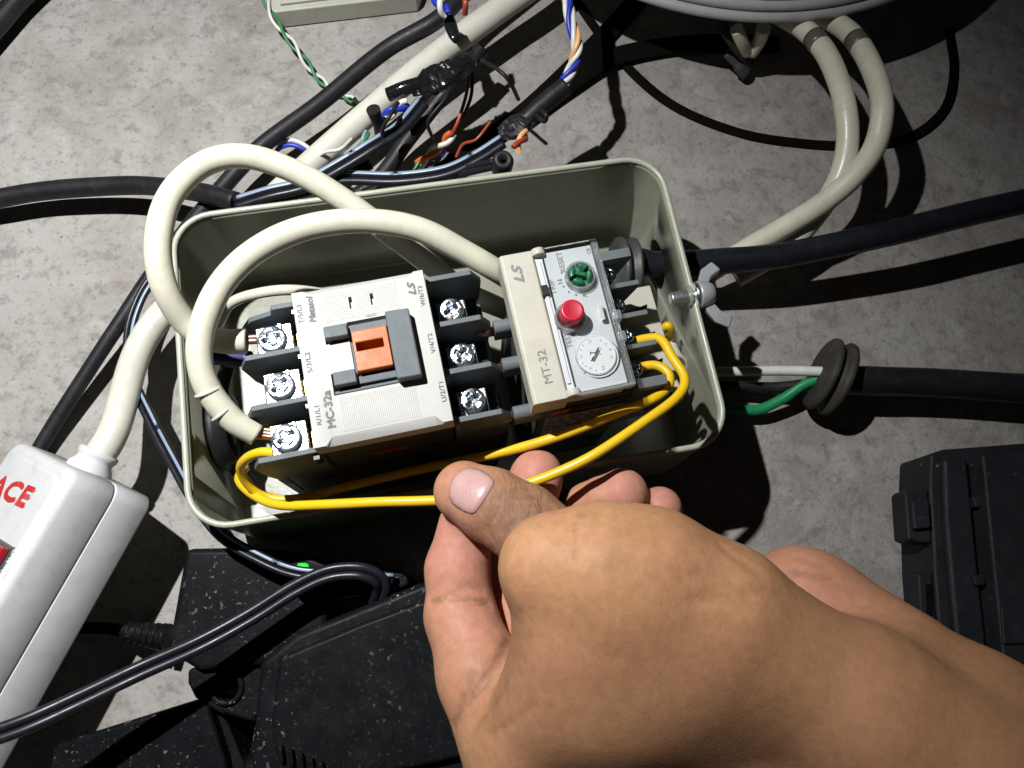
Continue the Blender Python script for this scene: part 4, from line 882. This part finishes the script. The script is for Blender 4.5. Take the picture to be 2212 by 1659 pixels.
wire('mains_cord', 'thick soiled cream cord running from the white power strip up to the top edge', 'cord', CORD, [5.6, 5.5, 5.4, 5.2, 5.1, 5.0, 4.9, 4.9, 4.9, 4.9], 'cord_cream', n=22, raw=True)

# ================================================================== black things at the bottom left
def px_poly(fr, pts, z): return [fr.px(x, y, z)[:2] for x, y in pts]
a0 = P(540, 1330, 0); AF = Frame(a0[0], a0[1], 0, 0)
ad = thing('power_adapter', 'dusty black power adapter with a lit green lamp, below the metal box', 'adapter', AF)
top = px_poly(AF, [(398, 1184), (520, 1182), (640, 1190), (712, 1212), (702, 1392), (560, 1438), (430, 1452), (356, 1408), (372, 1330)], 30)
bot = px_poly(AF, [(398, 1184), (520, 1182), (640, 1190), (712, 1212), (702, 1392), (560, 1438), (430, 1452), (356, 1408), (372, 1330)], 30)
MB().prism(bot, 0.3, 29.5, top).build('body', 'dusty_black', ad, bevel=2.2, segs=3)
MB().prism(px_poly(AF, [(610, 1236), (700, 1226), (800, 1224), (872, 1236), (884, 1252), (882, 1266), (800, 1286), (690, 1300), (640, 1290)], 34), 4, 34).build('plug_head', 'dusty_black', ad, bevel=1.0)
for i, (x, y) in enumerate(((735, 1262), (762, 1264), (785, 1268), (806, 1268), (845, 1258))):
    MB().prism(px_poly(AF, [(x - 6, y - 6), (x + 6, y - 5), (x + 7, y + 7), (x - 5, y + 8)], 34.5), 34.05, 34.9).build('rib', 'dusty_black', ad)
lp = AF.px(655, 1226, 36); mb = MB(); along(mb, (lp[0] - 1.9, lp[1], 36.2), (lp[0] + 1.9, lp[1], 36.2), lambda q: q.lathe([(0.8, 0), (1.35, 0.5), (1.4, 2.6), (1.0, 3.4), (0.4, 3.7)], n=20)); mb.build('lamp', 'led_green', ad)
s0, s1 = AF.px(362, 1378, 14), AF.px(262, 1362, 14); mb = MB(); pr = [(4.6, 0)]
L_ = math.dist(s0, s1)
for k in range(6): z0_ = 1 + k * (L_ - 2) / 6; pr += [(4.5 - k * .25, z0_), (4.5 - k * .25, z0_ + 1.2), (3.4 - k * .2, z0_ + 1.3), (3.4 - k * .2, z0_ + 2.0)]
pr.append((1.9, L_)); along(mb, s0, s1, lambda q: q.lathe(pr, n=20)); mb.build('strain_relief', 'dusty_black', ad)
wire('adapter_cord', 'black cord leaving the adapter strain relief into the shadow of the power strip', 'cord', [(275, 1364, 14), (230, 1358, 12), (170, 1356, 8)], 1.9, 'black_matte')

b0_ = P(760, 1480, 0); KF = Frame(b0_[0], b0_[1], 0, 0)
bk = thing('black_housing', 'large dusty black plastic housing with a screw flange, below the adapter', 'housing', KF)
zt2 = 40
t1 = px_poly(KF, [(560, 1428), (640, 1366), (760, 1318), (900, 1262), (985, 1230), (1150, 1230), (1200, 1760), (560, 1760), (535, 1620), (548, 1560)], zt2)
MB().prism(t1, 0.3, zt2).build('body', 'dusty_black', bk, bevel=2.5, segs=3)
MB().prism(px_poly(KF, [(600, 1420), (780, 1345), (980, 1272), (1120, 1265), (1150, 1600), (900, 1660), (700, 1700), (600, 1720), (585, 1560)], zt2 + 4), zt2 + 0.05, zt2 + 4).build('raised_panel', 'dusty_black', bk, bevel=1.6, segs=3)
fl_ = MB().prism(px_poly(KF, [(404, 1446), (470, 1428), (560, 1398), (600, 1420), (590, 1500), (545, 1560), (470, 1540), (420, 1508), (404, 1476)], 26), 18, 26).build('screw_flange', 'dusty_black', bk, bevel=1.2)
hcn = KF.px(491, 1486, 26)
cut(fl_, [MB().lathe([(3.6, 10), (3.6, 30)], (hcn[0], hcn[1]), 28).build('cutter', 'ink', bk)])
mb = MB(); n = 28; v = []; f = []
for r, z in ((3.7, 26.05), (5.4, 26.05), (5.2, 27.2), (3.9, 27.2)):
    for k in range(n): a = 2 * math.pi * k / n; v.append((hcn[0] + r * math.cos(a), hcn[1] + r * math.sin(a), z))
for j in range(4):
    for k in range(n): f.append((j * n + k, j * n + (k + 1) % n, ((j + 1) % 4) * n + (k + 1) % n, ((j + 1) % 4) * n + k))
mb.add(v, f, True); mb.build('hole_rim', 'dusty_black', bk)
MB().prism(px_poly(KF, [(430, 1440), (560, 1395), (555, 1470), (470, 1500)], 17), 0.3, 17.9).build('flange_web', 'dusty_black', bk, bevel=0.8)
for k in range(5):
    x, y = 600 + 22 * k, 1625 + 9 * k
    MB().prism(px_poly(KF, [(x, y - 14), (x + 10, y - 16), (x + 14, y + 22), (x + 4, y + 24)], zt2 + 6), zt2 + 4.05, zt2 + 6.5).build('vent_rib', 'dusty_black', bk, bevel=0.6)

c0_ = P(300, 1600, 0); EF = Frame(c0_[0], c0_[1], 0, 0)
sb = thing('small_case', 'small dusty black plastic block at the bottom edge beside the power strip', 'block', EF)
MB().prism(px_poly(EF, [(112, 1618), (130, 1604), (270, 1560), (424, 1512), (446, 1516), (486, 1640), (500, 1760), (90, 1760)], 26), 0.3, 26).build('body', 'dusty_black', sb, bevel=1.4, segs=3)
MB().prism(px_poly(EF, [(449, 1520), (476, 1524), (528, 1650), (540, 1760), (503, 1760), (488, 1640)], 20), 0.3, 20).build('step', 'dusty_black', sb, bevel=0.8)

# ================================================================== black case at the right
r0_ = P(2140, 1250, 0); HF = Frame(r0_[0], r0_[1], 0, 0)
ca = thing('tool_case', 'black moulded plastic case with latch lugs at the right edge', 'case', HF)
MB().prism(px_poly(HF, [(2010, 980), (2040, 970), (2210, 957), (2420, 950), (2460, 1800), (2090, 1800), (2030, 1375), (2018, 1232), (2016, 1178), (2008, 1054)], 22), 0.3, 22).build('lower_shell', 'case_black', ca, bevel=1.2, segs=3)
MB().prism(px_poly(HF, [(2042, 988), (2094, 984), (2120, 1240), (2150, 1500), (2180, 1800), (2112, 1800), (2062, 1300), (2046, 1120)], 27), 22.05, 26).build('edge_rail', 'case_black', ca, bevel=1.6, segs=3)
MB().prism(px_poly(HF, [(2122, 982), (2420, 968), (2460, 1800), (2206, 1800), (2176, 1500), (2148, 1240)], 31), 22.05, 31).build('lid', 'case_black', ca, bevel=1.0, segs=3)
MB().prism(px_poly(HF, [(2160, 1310), (2400, 1300), (2410, 1380), (2166, 1392)], 31.5), 31.05, 32.2).build('lid_panel', 'case_black', ca, bevel=0.5)
for y in (1084, 1252, 1388):
    MB().prism(px_poly(HF, [(2098, y - 10), (2120, y - 11), (2126, y + 12), (2104, y + 13)], 27), 22.05, 28).build('lid_bridge', 'case_black', ca, bevel=0.5)
MB().prism(px_poly(HF, [(1954, 1064), (1962, 1058), (2006, 1054), (2014, 1174), (1976, 1170), (1962, 1166)], 22), 12, 22).build('latch_lug', 'case_black', ca, bevel=1.0)
MB().prism(px_poly(HF, [(1968, 1084), (2006, 1080), (2010, 1140), (1974, 1144)], 24), 22.05, 24.5).build('latch_pad', 'case_black', ca, bevel=0.7)
lg = MB().prism(px_poly(HF, [(1984, 1240), (2014, 1232), (2026, 1372), (2000, 1368), (1988, 1340)], 22), 12, 21.9).build('latch_lug', 'case_black', ca, bevel=0.8)
MB().prism(px_poly(HF, [(1999, 1264), (2012, 1260), (2016, 1330), (2003, 1334)], 22), 21.95, 22.1).build('lug_slot', 'black_matte', ca)

# ================================================================== pail and channel at the top
pc = P(1640, 44, 40); PR = 134.0; PLF = Frame(pc[0], pc[1] + PR, 0, 0)
pa = thing('pail', 'pale grey ribbed rim of a large round pail at the top edge', 'pail', PLF)
pr = [(40, 0.3), (44, 15), (48, 37), (PR - 8, 37.2)]
for k in range(4):
    rc, zc = PR - 2.1 - 2.6 * k, 39.4 + 3.4 * k
    pr += [(rc + 2.1 * math.cos(math.radians(a)), zc + 2.1 * math.sin(math.radians(a))) for a in (-60, -30, 0, 30, 60, 85)]
    pr.append((rc - 1.6, zc + 1.5))
pr += [(PR - 16, 56), (PR - 30, 58)]
mb = MB(); mb.lathe(pr, n=140); mb.build('rim', 'pail_plastic', pa)
f0 = P(1610, 100, 0); FFm = Frame(f0[0], f0[1], 0, 0)
ft = thing('pipe_fitting', 'small broken cream pipe fitting lying under the pail rim', 'fitting', FFm)
def px3(fr, x, y, z): return np.array(fr.px(x, y, z))
MB().tube(curve([px3(FFm, 1590, 62, 30), px3(FFm, 1602, 88, 24), px3(FFm, 1614, 112, 16)], 6), 2.7, 14).build('arm', 'cream_cable', ft)
MB().tube(curve([px3(FFm, 1650, 60, 30), px3(FFm, 1640, 88, 22), px3(FFm, 1622, 114, 15)], 6), 3.0, 14).build('arm', 'cream_cable', ft)
MB().tube(curve([px3(FFm, 1560, 58, 28), px3(FFm, 1590, 100, 18), px3(FFm, 1622, 138, 6)], 6), 3.2, 14, 0.6).build('strap', 'rubber_brown', ft)
MB().tube(curve([px3(FFm, 1570, 112, 12), px3(FFm, 1596, 140, 8), px3(FFm, 1612, 158, 5)], 6), [2.6] * 6 + [3.6] * 7, 12, 0.7).build('base', 'rubber_grey', ft)

k0 = P(740, 10, 0); CHF = Frame(k0[0], k0[1], 0, 0)
ch = thing('wall_channel', 'pale olive plastic cable channel at the top edge', 'channel', CHF)
tp = px_poly(CHF, [(592, 26), (900, -10), (930, -90), (600, -70), (582, 16)], 10)
MB().prism(tp, 0.3, 10).build('body', 'channel_plastic', ch, bevel=0.8)
MB().prism(px_poly(CHF, [(604, 8), (890, -26), (900, -80), (612, -50)], 11.4), 10.05, 11.4).build('cover', 'channel_plastic', ch, bevel=0.4)

# ================================================================== the hand
# one continuous surface: a smooth union of tapered limbs sampled on a grid and skinned
def build_hand():
    vox = 0.85
    lo = np.array([-30.0, -95.0, 30.0]); hi = np.array([165.0, 66.0, 152.0])
    N = np.ceil((hi - lo) / vox).astype(int); D = np.full(N, 30.0, np.float32)
    def sub(c0, c1, m):
        a = np.maximum(0, np.floor((np.minimum(c0, c1) - m - lo) / vox).astype(int)); b = np.minimum(N, np.ceil((np.maximum(c0, c1) + m - lo) / vox).astype(int) + 1)
        if np.any(b <= a): return None
        g = np.meshgrid(*[(lo[i] + vox * np.arange(a[i], b[i])).astype(np.float32) for i in range(3)], indexing='ij')
        return tuple(slice(a[i], b[i]) for i in range(3)), g
    def limb(p, ra, q, rb, k=4.0):
        p, q = np.array(p, float), np.array(q, float); r = sub(p, q, max(ra, rb) + 3 * k + 4)
        if r is None: return
        sl, (X, Y, Z) = r; d = q - p; L = max(1e-6, d @ d)
        t = np.clip(((X - p[0]) * d[0] + (Y - p[1]) * d[1] + (Z - p[2]) * d[2]) / L, 0, 1)
        e = np.sqrt((X - p[0] - t * d[0]) ** 2 + (Y - p[1] - t * d[1]) ** 2 + (Z - p[2] - t * d[2]) ** 2) - (ra + (rb - ra) * t)
        o = D[sl]; h = np.clip(0.5 + 0.5 * (o - e) / k, 0, 1); D[sl] = e * h + o * (1 - h) - k * h * (1 - h)
    def chain(pts, k=4.0):
        w = [(P(x, y, z), r) for x, y, z, r in pts]
        for (p, ra), (q, rb) in zip(w, w[1:]): limb(p, ra, q, rb, k)
    for c, k in HAND_CHAINS: chain(c, k)
    def samp(p):
        g = (np.array(p) - lo) / vox; i = np.floor(g).astype(int)
        if np.any(i < 0) or np.any(i >= N - 1): return 30.0
        f = g - i; c = D[i[0]:i[0] + 2, i[1]:i[1] + 2, i[2]:i[2] + 2]
        c = c[0] * (1 - f[0]) + c[1] * f[0]; c = c[0] * (1 - f[1]) + c[1] * f[1]; return float(c[0] * (1 - f[2]) + c[1] * f[2])
    def hit(px, py):
        d = ray(px, py); o = np.array([0, 0, HC]); t = (152 - HC) / d[2]
        for _ in range(400):
            s = samp(o + d * t)
            if s < 0.02: break
            t += max(0.08, min(s * 0.7, 3.0))
        return o + d * t
    def grad(p):
        e = 0.9; g = np.array([samp(p + np.eye(3)[i] * e) - samp(p - np.eye(3)[i] * e) for i in range(3)]); return g / max(1e-6, np.linalg.norm(g))
    # creases: shallow grooves drawn on the surface
    lines = []
    for pts, depth, wid in HAND_CREASES:
        c = curve([np.array([x, y, 0.0]) for x, y in pts], 8); lines.append(([hit(p[0], p[1]) for p in c], depth, wid))
    nail_out = [hit(x, y) for x, y in NAIL]
    for h3, depth, wid in lines + [(nail_out + nail_out[:1], 0.35, 0.8)]:
        for p, q in zip(h3, h3[1:]):
            if np.linalg.norm(p - q) > 14: continue
            r = sub(p, q, 4 * wid + 1)
            if r is None: continue
            sl, (X, Y, Z) = r; d = q - p; L = max(1e-6, d @ d)
            t = ((X - p[0]) * d[0] + (Y - p[1]) * d[1] + (Z - p[2]) * d[2]) / L; t = np.clip(t, 0, 1)
            e2 = (X - p[0] - t * d[0]) ** 2 + (Y - p[1] - t * d[1]) ** 2 + (Z - p[2] - t * d[2]) ** 2
            groove(sl, depth * np.exp(-e2 / wid ** 2), N, wid < 2)
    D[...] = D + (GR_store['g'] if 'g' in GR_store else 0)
    # surface nets
    s = D < 0
    c = np.zeros(N - 1, np.int8)
    for dx in (0, 1):
        for dy in (0, 1):
            for dz in (0, 1): c += s[dx:N[0] - 1 + dx, dy:N[1] - 1 + dy, dz:N[2] - 1 + dz]
    cells = np.argwhere((c > 0) & (c < 8)); idx = -np.ones(N - 1, np.int64); idx[tuple(cells.T)] = np.arange(len(cells))
    acc = np.zeros((len(cells), 3)); cnt = np.zeros(len(cells))
    corner = [(a, b, e) for a in (0, 1) for b in (0, 1) for e in (0, 1)]
    for a in range(8):
        for b in range(a + 1, 8):
            A_, B_ = np.array(corner[a]), np.array(corner[b])
            if np.abs(A_ - B_).sum() != 1: continue
            da = D[tuple((cells + A_).T)]; db = D[tuple((cells + B_).T)]; m = (da < 0) != (db < 0); t = np.where(m, da / np.where(m, da - db, 1), 0)
            pt = A_ + (B_ - A_) * t[:, None]; acc[m] += pt[m]; cnt[m] += 1
    V = lo + vox * (cells + acc / cnt[:, None])
    faces = []
    for ax in range(3):
        o1, o2 = [i for i in range(3) if i != ax]
        sl0 = [slice(None)] * 3; sl1 = [slice(None)] * 3; sl0[ax] = slice(0, -1); sl1[ax] = slice(1, None)
        e = np.argwhere(s[tuple(sl0)] != s[tuple(sl1)])
        e = e[(e[:, o1] > 0) & (e[:, o2] > 0) & (e[:, o1] < N[o1] - 1) & (e[:, o2] < N[o2] - 1)]
        ins = s[tuple(e.T)]; u = np.eye(3, dtype=int)[o1]; w = np.eye(3, dtype=int)[o2]
        q = np.stack([idx[tuple((e - u - w).T)], idx[tuple((e - w).T)], idx[tuple(e.T)], idx[tuple((e - u).T)]], 1)
        flip = ins if ax != 1 else ~ins
        q[~flip] = q[~flip][:, ::-1]; faces.append(q)
    Fq = np.concatenate(faces); Fq = Fq[(Fq >= 0).all(1)]
    o0 = P(1300, 1300, 0)
    me = bpy.data.meshes.new('person'); me.from_pydata([tuple((p - [o0[0], o0[1], 0]) * S) for p in V], [], [tuple(int(i) for i in f) for f in Fq]); me.update()
    me.polygons.foreach_set('use_smooth', [True] * len(me.polygons)); me.materials.append(MATS['skin'])
    # skin tone zones (pinker fingertips, browner knuckle skin, browner lower hand with its shade painted in)
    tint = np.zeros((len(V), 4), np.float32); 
    for x, y, z, r, ch, a in HAND_TONES_SHADE:
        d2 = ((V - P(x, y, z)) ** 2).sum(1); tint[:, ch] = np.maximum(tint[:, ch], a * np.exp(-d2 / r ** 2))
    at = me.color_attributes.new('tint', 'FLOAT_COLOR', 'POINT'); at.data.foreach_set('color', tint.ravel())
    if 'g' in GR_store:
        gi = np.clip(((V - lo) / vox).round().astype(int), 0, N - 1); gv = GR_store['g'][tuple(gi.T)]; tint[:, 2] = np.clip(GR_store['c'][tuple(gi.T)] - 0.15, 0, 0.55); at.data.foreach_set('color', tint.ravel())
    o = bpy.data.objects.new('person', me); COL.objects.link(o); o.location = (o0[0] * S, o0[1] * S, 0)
    tag(o, 'bare right hand and forearm pinching the yellow wire between thumb and index finger', 'hand')
    sm = o.modifiers.new('soft', 'SMOOTH'); sm.factor = 0.5; sm.iterations = 1
    # thumb nail, a thin curved plate on the thumb
    cx, cy = np.mean([p[0] for p in NAIL]), np.mean([p[1] for p in NAIL]); m = MB(); nr = 7; out = [np.array(p) for p in curve([np.array([x, y, 0.0]) for x, y in NAIL + NAIL[:1]], 5)[:-1]]; n = len(out); v = []; f = []
    for j in range(nr + 1):
        kk = j / nr
        for p in out:
            x, y = cx + (p[0] - cx) * kk, cy + (p[1] - cy) * kk; h = hit(x, y); g = grad(h); v.append(tuple(h + g * (0.5 - 0.62 * kk ** 8) - np.array([o0[0], o0[1], 0])))
    for j in range(nr):
        for k in range(n): f.append((j * n + k, j * n + (k + 1) % n, (j + 1) * n + (k + 1) % n, (j + 1) * n + k))
    m.add(v, f, True); no = m.build('thumb_nail', 'nail', frame=WORLD); no.parent = o
    so = no.modifiers.new('thick', 'SOLIDIFY'); so.thickness = 0.0004
    return o
GR_store = {}
def groove(sl, val, N, fine):
    for k in ('g', 'c'):
        if k not in GR_store: GR_store[k] = np.zeros(N, np.float32)
    GR_store['g'][sl] = np.maximum(GR_store['g'][sl], val)
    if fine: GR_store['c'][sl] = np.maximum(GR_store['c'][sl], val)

# (image x, image y, height mm, radius mm) joints; every list is one limb, the number its softness where it joins
HAND_CHAINS = [
    ([(1003, 1062, 84, 8.2), (1060, 1090, 86, 9.6), (1130, 1130, 88, 10.2), (1195, 1185, 92, 10.4)], 1.5),                       # thumb tip and first joint
    ([(1194, 1226, 110, 12.4), (1300, 1238, 111, 15.0)], 1.4),                                                                      # thumb base knuckle
    ([(1300, 1238, 111, 15.0), (1400, 1262, 111, 16.4), (1550, 1340, 110, 16.6), (1680, 1432, 108, 15.6), (1850, 1540, 107, 19.0), (2260, 1800, 110, 22.0), (2500, 1960, 112, 23.0)], 5.0),  # thumb base to wrist and forearm
    ([(1225, 1290, 107, 11.8), (1238, 1400, 104, 12.6), (1215, 1500, 98, 13.5), (1140, 1620, 88, 13.5)], 5.0),                     # web towards the index knuckle
    ([(1330, 1350, 104, 18.5), (1350, 1460, 97, 19.0), (1330, 1620, 75, 19.0)], 9.0),                                              # back of the hand
    ([(1480, 1420, 102, 20.0), (1600, 1600, 83, 21.0), (1950, 1820, 94, 25.0), (2400, 2060, 104, 26.0)], 9.0),
    ([(1350, 1640, 78, 19.0), (1500, 1760, 76, 24.0)], 9.0),
    ([(1115, 1630, 82, 13.2), (1040, 1460, 76, 11.0), (995, 1330, 72, 9.5)], 3.5),                                                 # index finger
    ([(995, 1330, 72, 9.3), (988, 1230, 72, 8.5), (1008, 1135, 74, 7.8)], 2.5),
    ([(1330, 1560, 70, 15.0), (1160, 1430, 64, 11.0), (1120, 1300, 58, 9.0), (1130, 1150, 58, 8.2), (1152, 1052, 66, 7.2), (1160, 1026, 67, 7.5)], 3.0),   # middle finger
    ([(1500, 1500, 66, 15.0), (1340, 1300, 52, 9.5), (1286, 1160, 54, 8.0), (1272, 1094, 62, 6.8), (1300, 1078, 66, 6.4)], 2.0),                            # ring finger
    ([(1300, 1078, 66, 6.4), (1344, 1068, 68, 7.6)], 1.2),
    ([(1600, 1450, 66, 14.0), (1480, 1300, 52, 8.0), (1410, 1180, 54, 7.0), (1426, 1098, 64, 6.4)], 1.6),                                                    # little finger
    ([(1560, 1430, 80, 18.0), (1730, 1300, 86, 13.6), (1790, 1345, 88, 13.6)], 3.0),                                                                          # heel of the hand
    ([(1790, 1345, 88, 13.6), (1910, 1448, 95, 15.4), (2100, 1566, 101, 16.4), (2500, 1800, 106, 20.0)], 6.0),                                                # outer side of the forearm
]
gz = lambda x, y: (894.6 + 0.2819 * x, 948.8 + 0.2819 * y)
NAIL = [gz(*p) for p in ((262, 440), (272, 350), (325, 262), (420, 212), (520, 232), (600, 292), (618, 345), (565, 440), (512, 520), (462, 578), (400, 572), (300, 510))]
HAND_CREASES = [
    ([gz(650, 470), gz(700, 410), gz(800, 375), gz(900, 385)], 0.9, 0.7), ([gz(665, 530), gz(730, 460), gz(830, 430), gz(960, 440)], 0.9, 0.75),
    ([gz(640, 600), gz(720, 530), gz(830, 490), gz(980, 500)], 0.9, 0.75), ([gz(560, 690), gz(600, 600), gz(640, 520)], 0.8, 0.7), ([gz(640, 690), gz(670, 610), gz(740, 560)], 0.8, 0.7),
    ([gz(700, 700), gz(760, 640), gz(880, 575), gz(1040, 530)], 0.8, 0.9), ([gz(600, 730), gz(640, 650)], 0.7, 0.6), ([gz(530, 560), gz(570, 490), gz(630, 420)], 0.5, 0.6), ([gz(690, 610), gz(800, 540), gz(930, 520)], 0.6, 0.6),
    ([gz(1290, 525), gz(1255, 620), gz(1225, 760), gz(1215, 920)], 0.6, 0.7), ([gz(1310, 500), gz(1300, 600)], 0.5, 0.8), ([gz(1180, 600), gz(1165, 760)], 0.3, 0.7), ([gz(1090, 640), gz(1070, 800)], 0.25, 0.7), ([gz(1420, 540), gz(1400, 700)], 0.25, 0.8),
    ([gz(140, 1240), gz(260, 1215), gz(420, 1230), gz(570, 1265)], 1.0, 1.0), ([gz(330, 1150), gz(420, 1120), gz(520, 1160)], 0.5, 0.9), ([gz(180, 720), gz(300, 730)], 0.3, 0.8),
    ([(1005, 1520), (1050, 1465), (1085, 1410), (1100, 1385)], 1.0, 1.3), ([(978, 1570), (1003, 1510), (1022, 1460)], 0.9, 1.2), ([(1150, 1520), (1110, 1560), (1050, 1590)], 0.4, 1.0), ([(1010, 1600), (1050, 1540), (1090, 1490)], 0.5, 1.2),
    ([(1560, 1180), (1600, 1215), (1640, 1240)], 0.4, 1.2), ([(1470, 1250), (1520, 1235), (1580, 1245)], 0.25, 1.4), ([(1600, 1290), (1650, 1270), (1690, 1285)], 0.3, 1.2),
    ([(1690, 1240), (1740, 1238), (1790, 1250)], 0.6, 1.2), ([(1700, 1205), (1750, 1212), (1800, 1240)], 0.3, 1.0),
([(1500, 1300), (1560, 1290), (1620, 1310)], 0.3, 1.2), ([(1540, 1220), (1580, 1260)], 0.3, 1.0),
]
HAND_TONES_SHADE = [(990, 1180, 80, 22, 0, 0.85), (1000, 1130, 76, 12, 0, 0.9), (1150, 1000, 72, 16, 0, 0.95), (1345, 1045, 72, 14, 0, 0.95), (1430, 1080, 68, 12, 0, 0.95), (1000, 1350, 80, 20, 0, 0.6), (1085, 1380, 72, 16, 0, 0.6),
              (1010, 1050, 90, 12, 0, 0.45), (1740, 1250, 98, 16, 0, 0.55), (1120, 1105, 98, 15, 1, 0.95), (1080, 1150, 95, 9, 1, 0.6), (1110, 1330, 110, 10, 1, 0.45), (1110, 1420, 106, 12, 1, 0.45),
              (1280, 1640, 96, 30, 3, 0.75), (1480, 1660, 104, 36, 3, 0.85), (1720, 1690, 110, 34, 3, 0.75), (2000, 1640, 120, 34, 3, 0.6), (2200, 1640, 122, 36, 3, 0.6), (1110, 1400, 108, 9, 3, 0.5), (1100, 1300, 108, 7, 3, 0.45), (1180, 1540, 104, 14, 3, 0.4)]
build_hand()
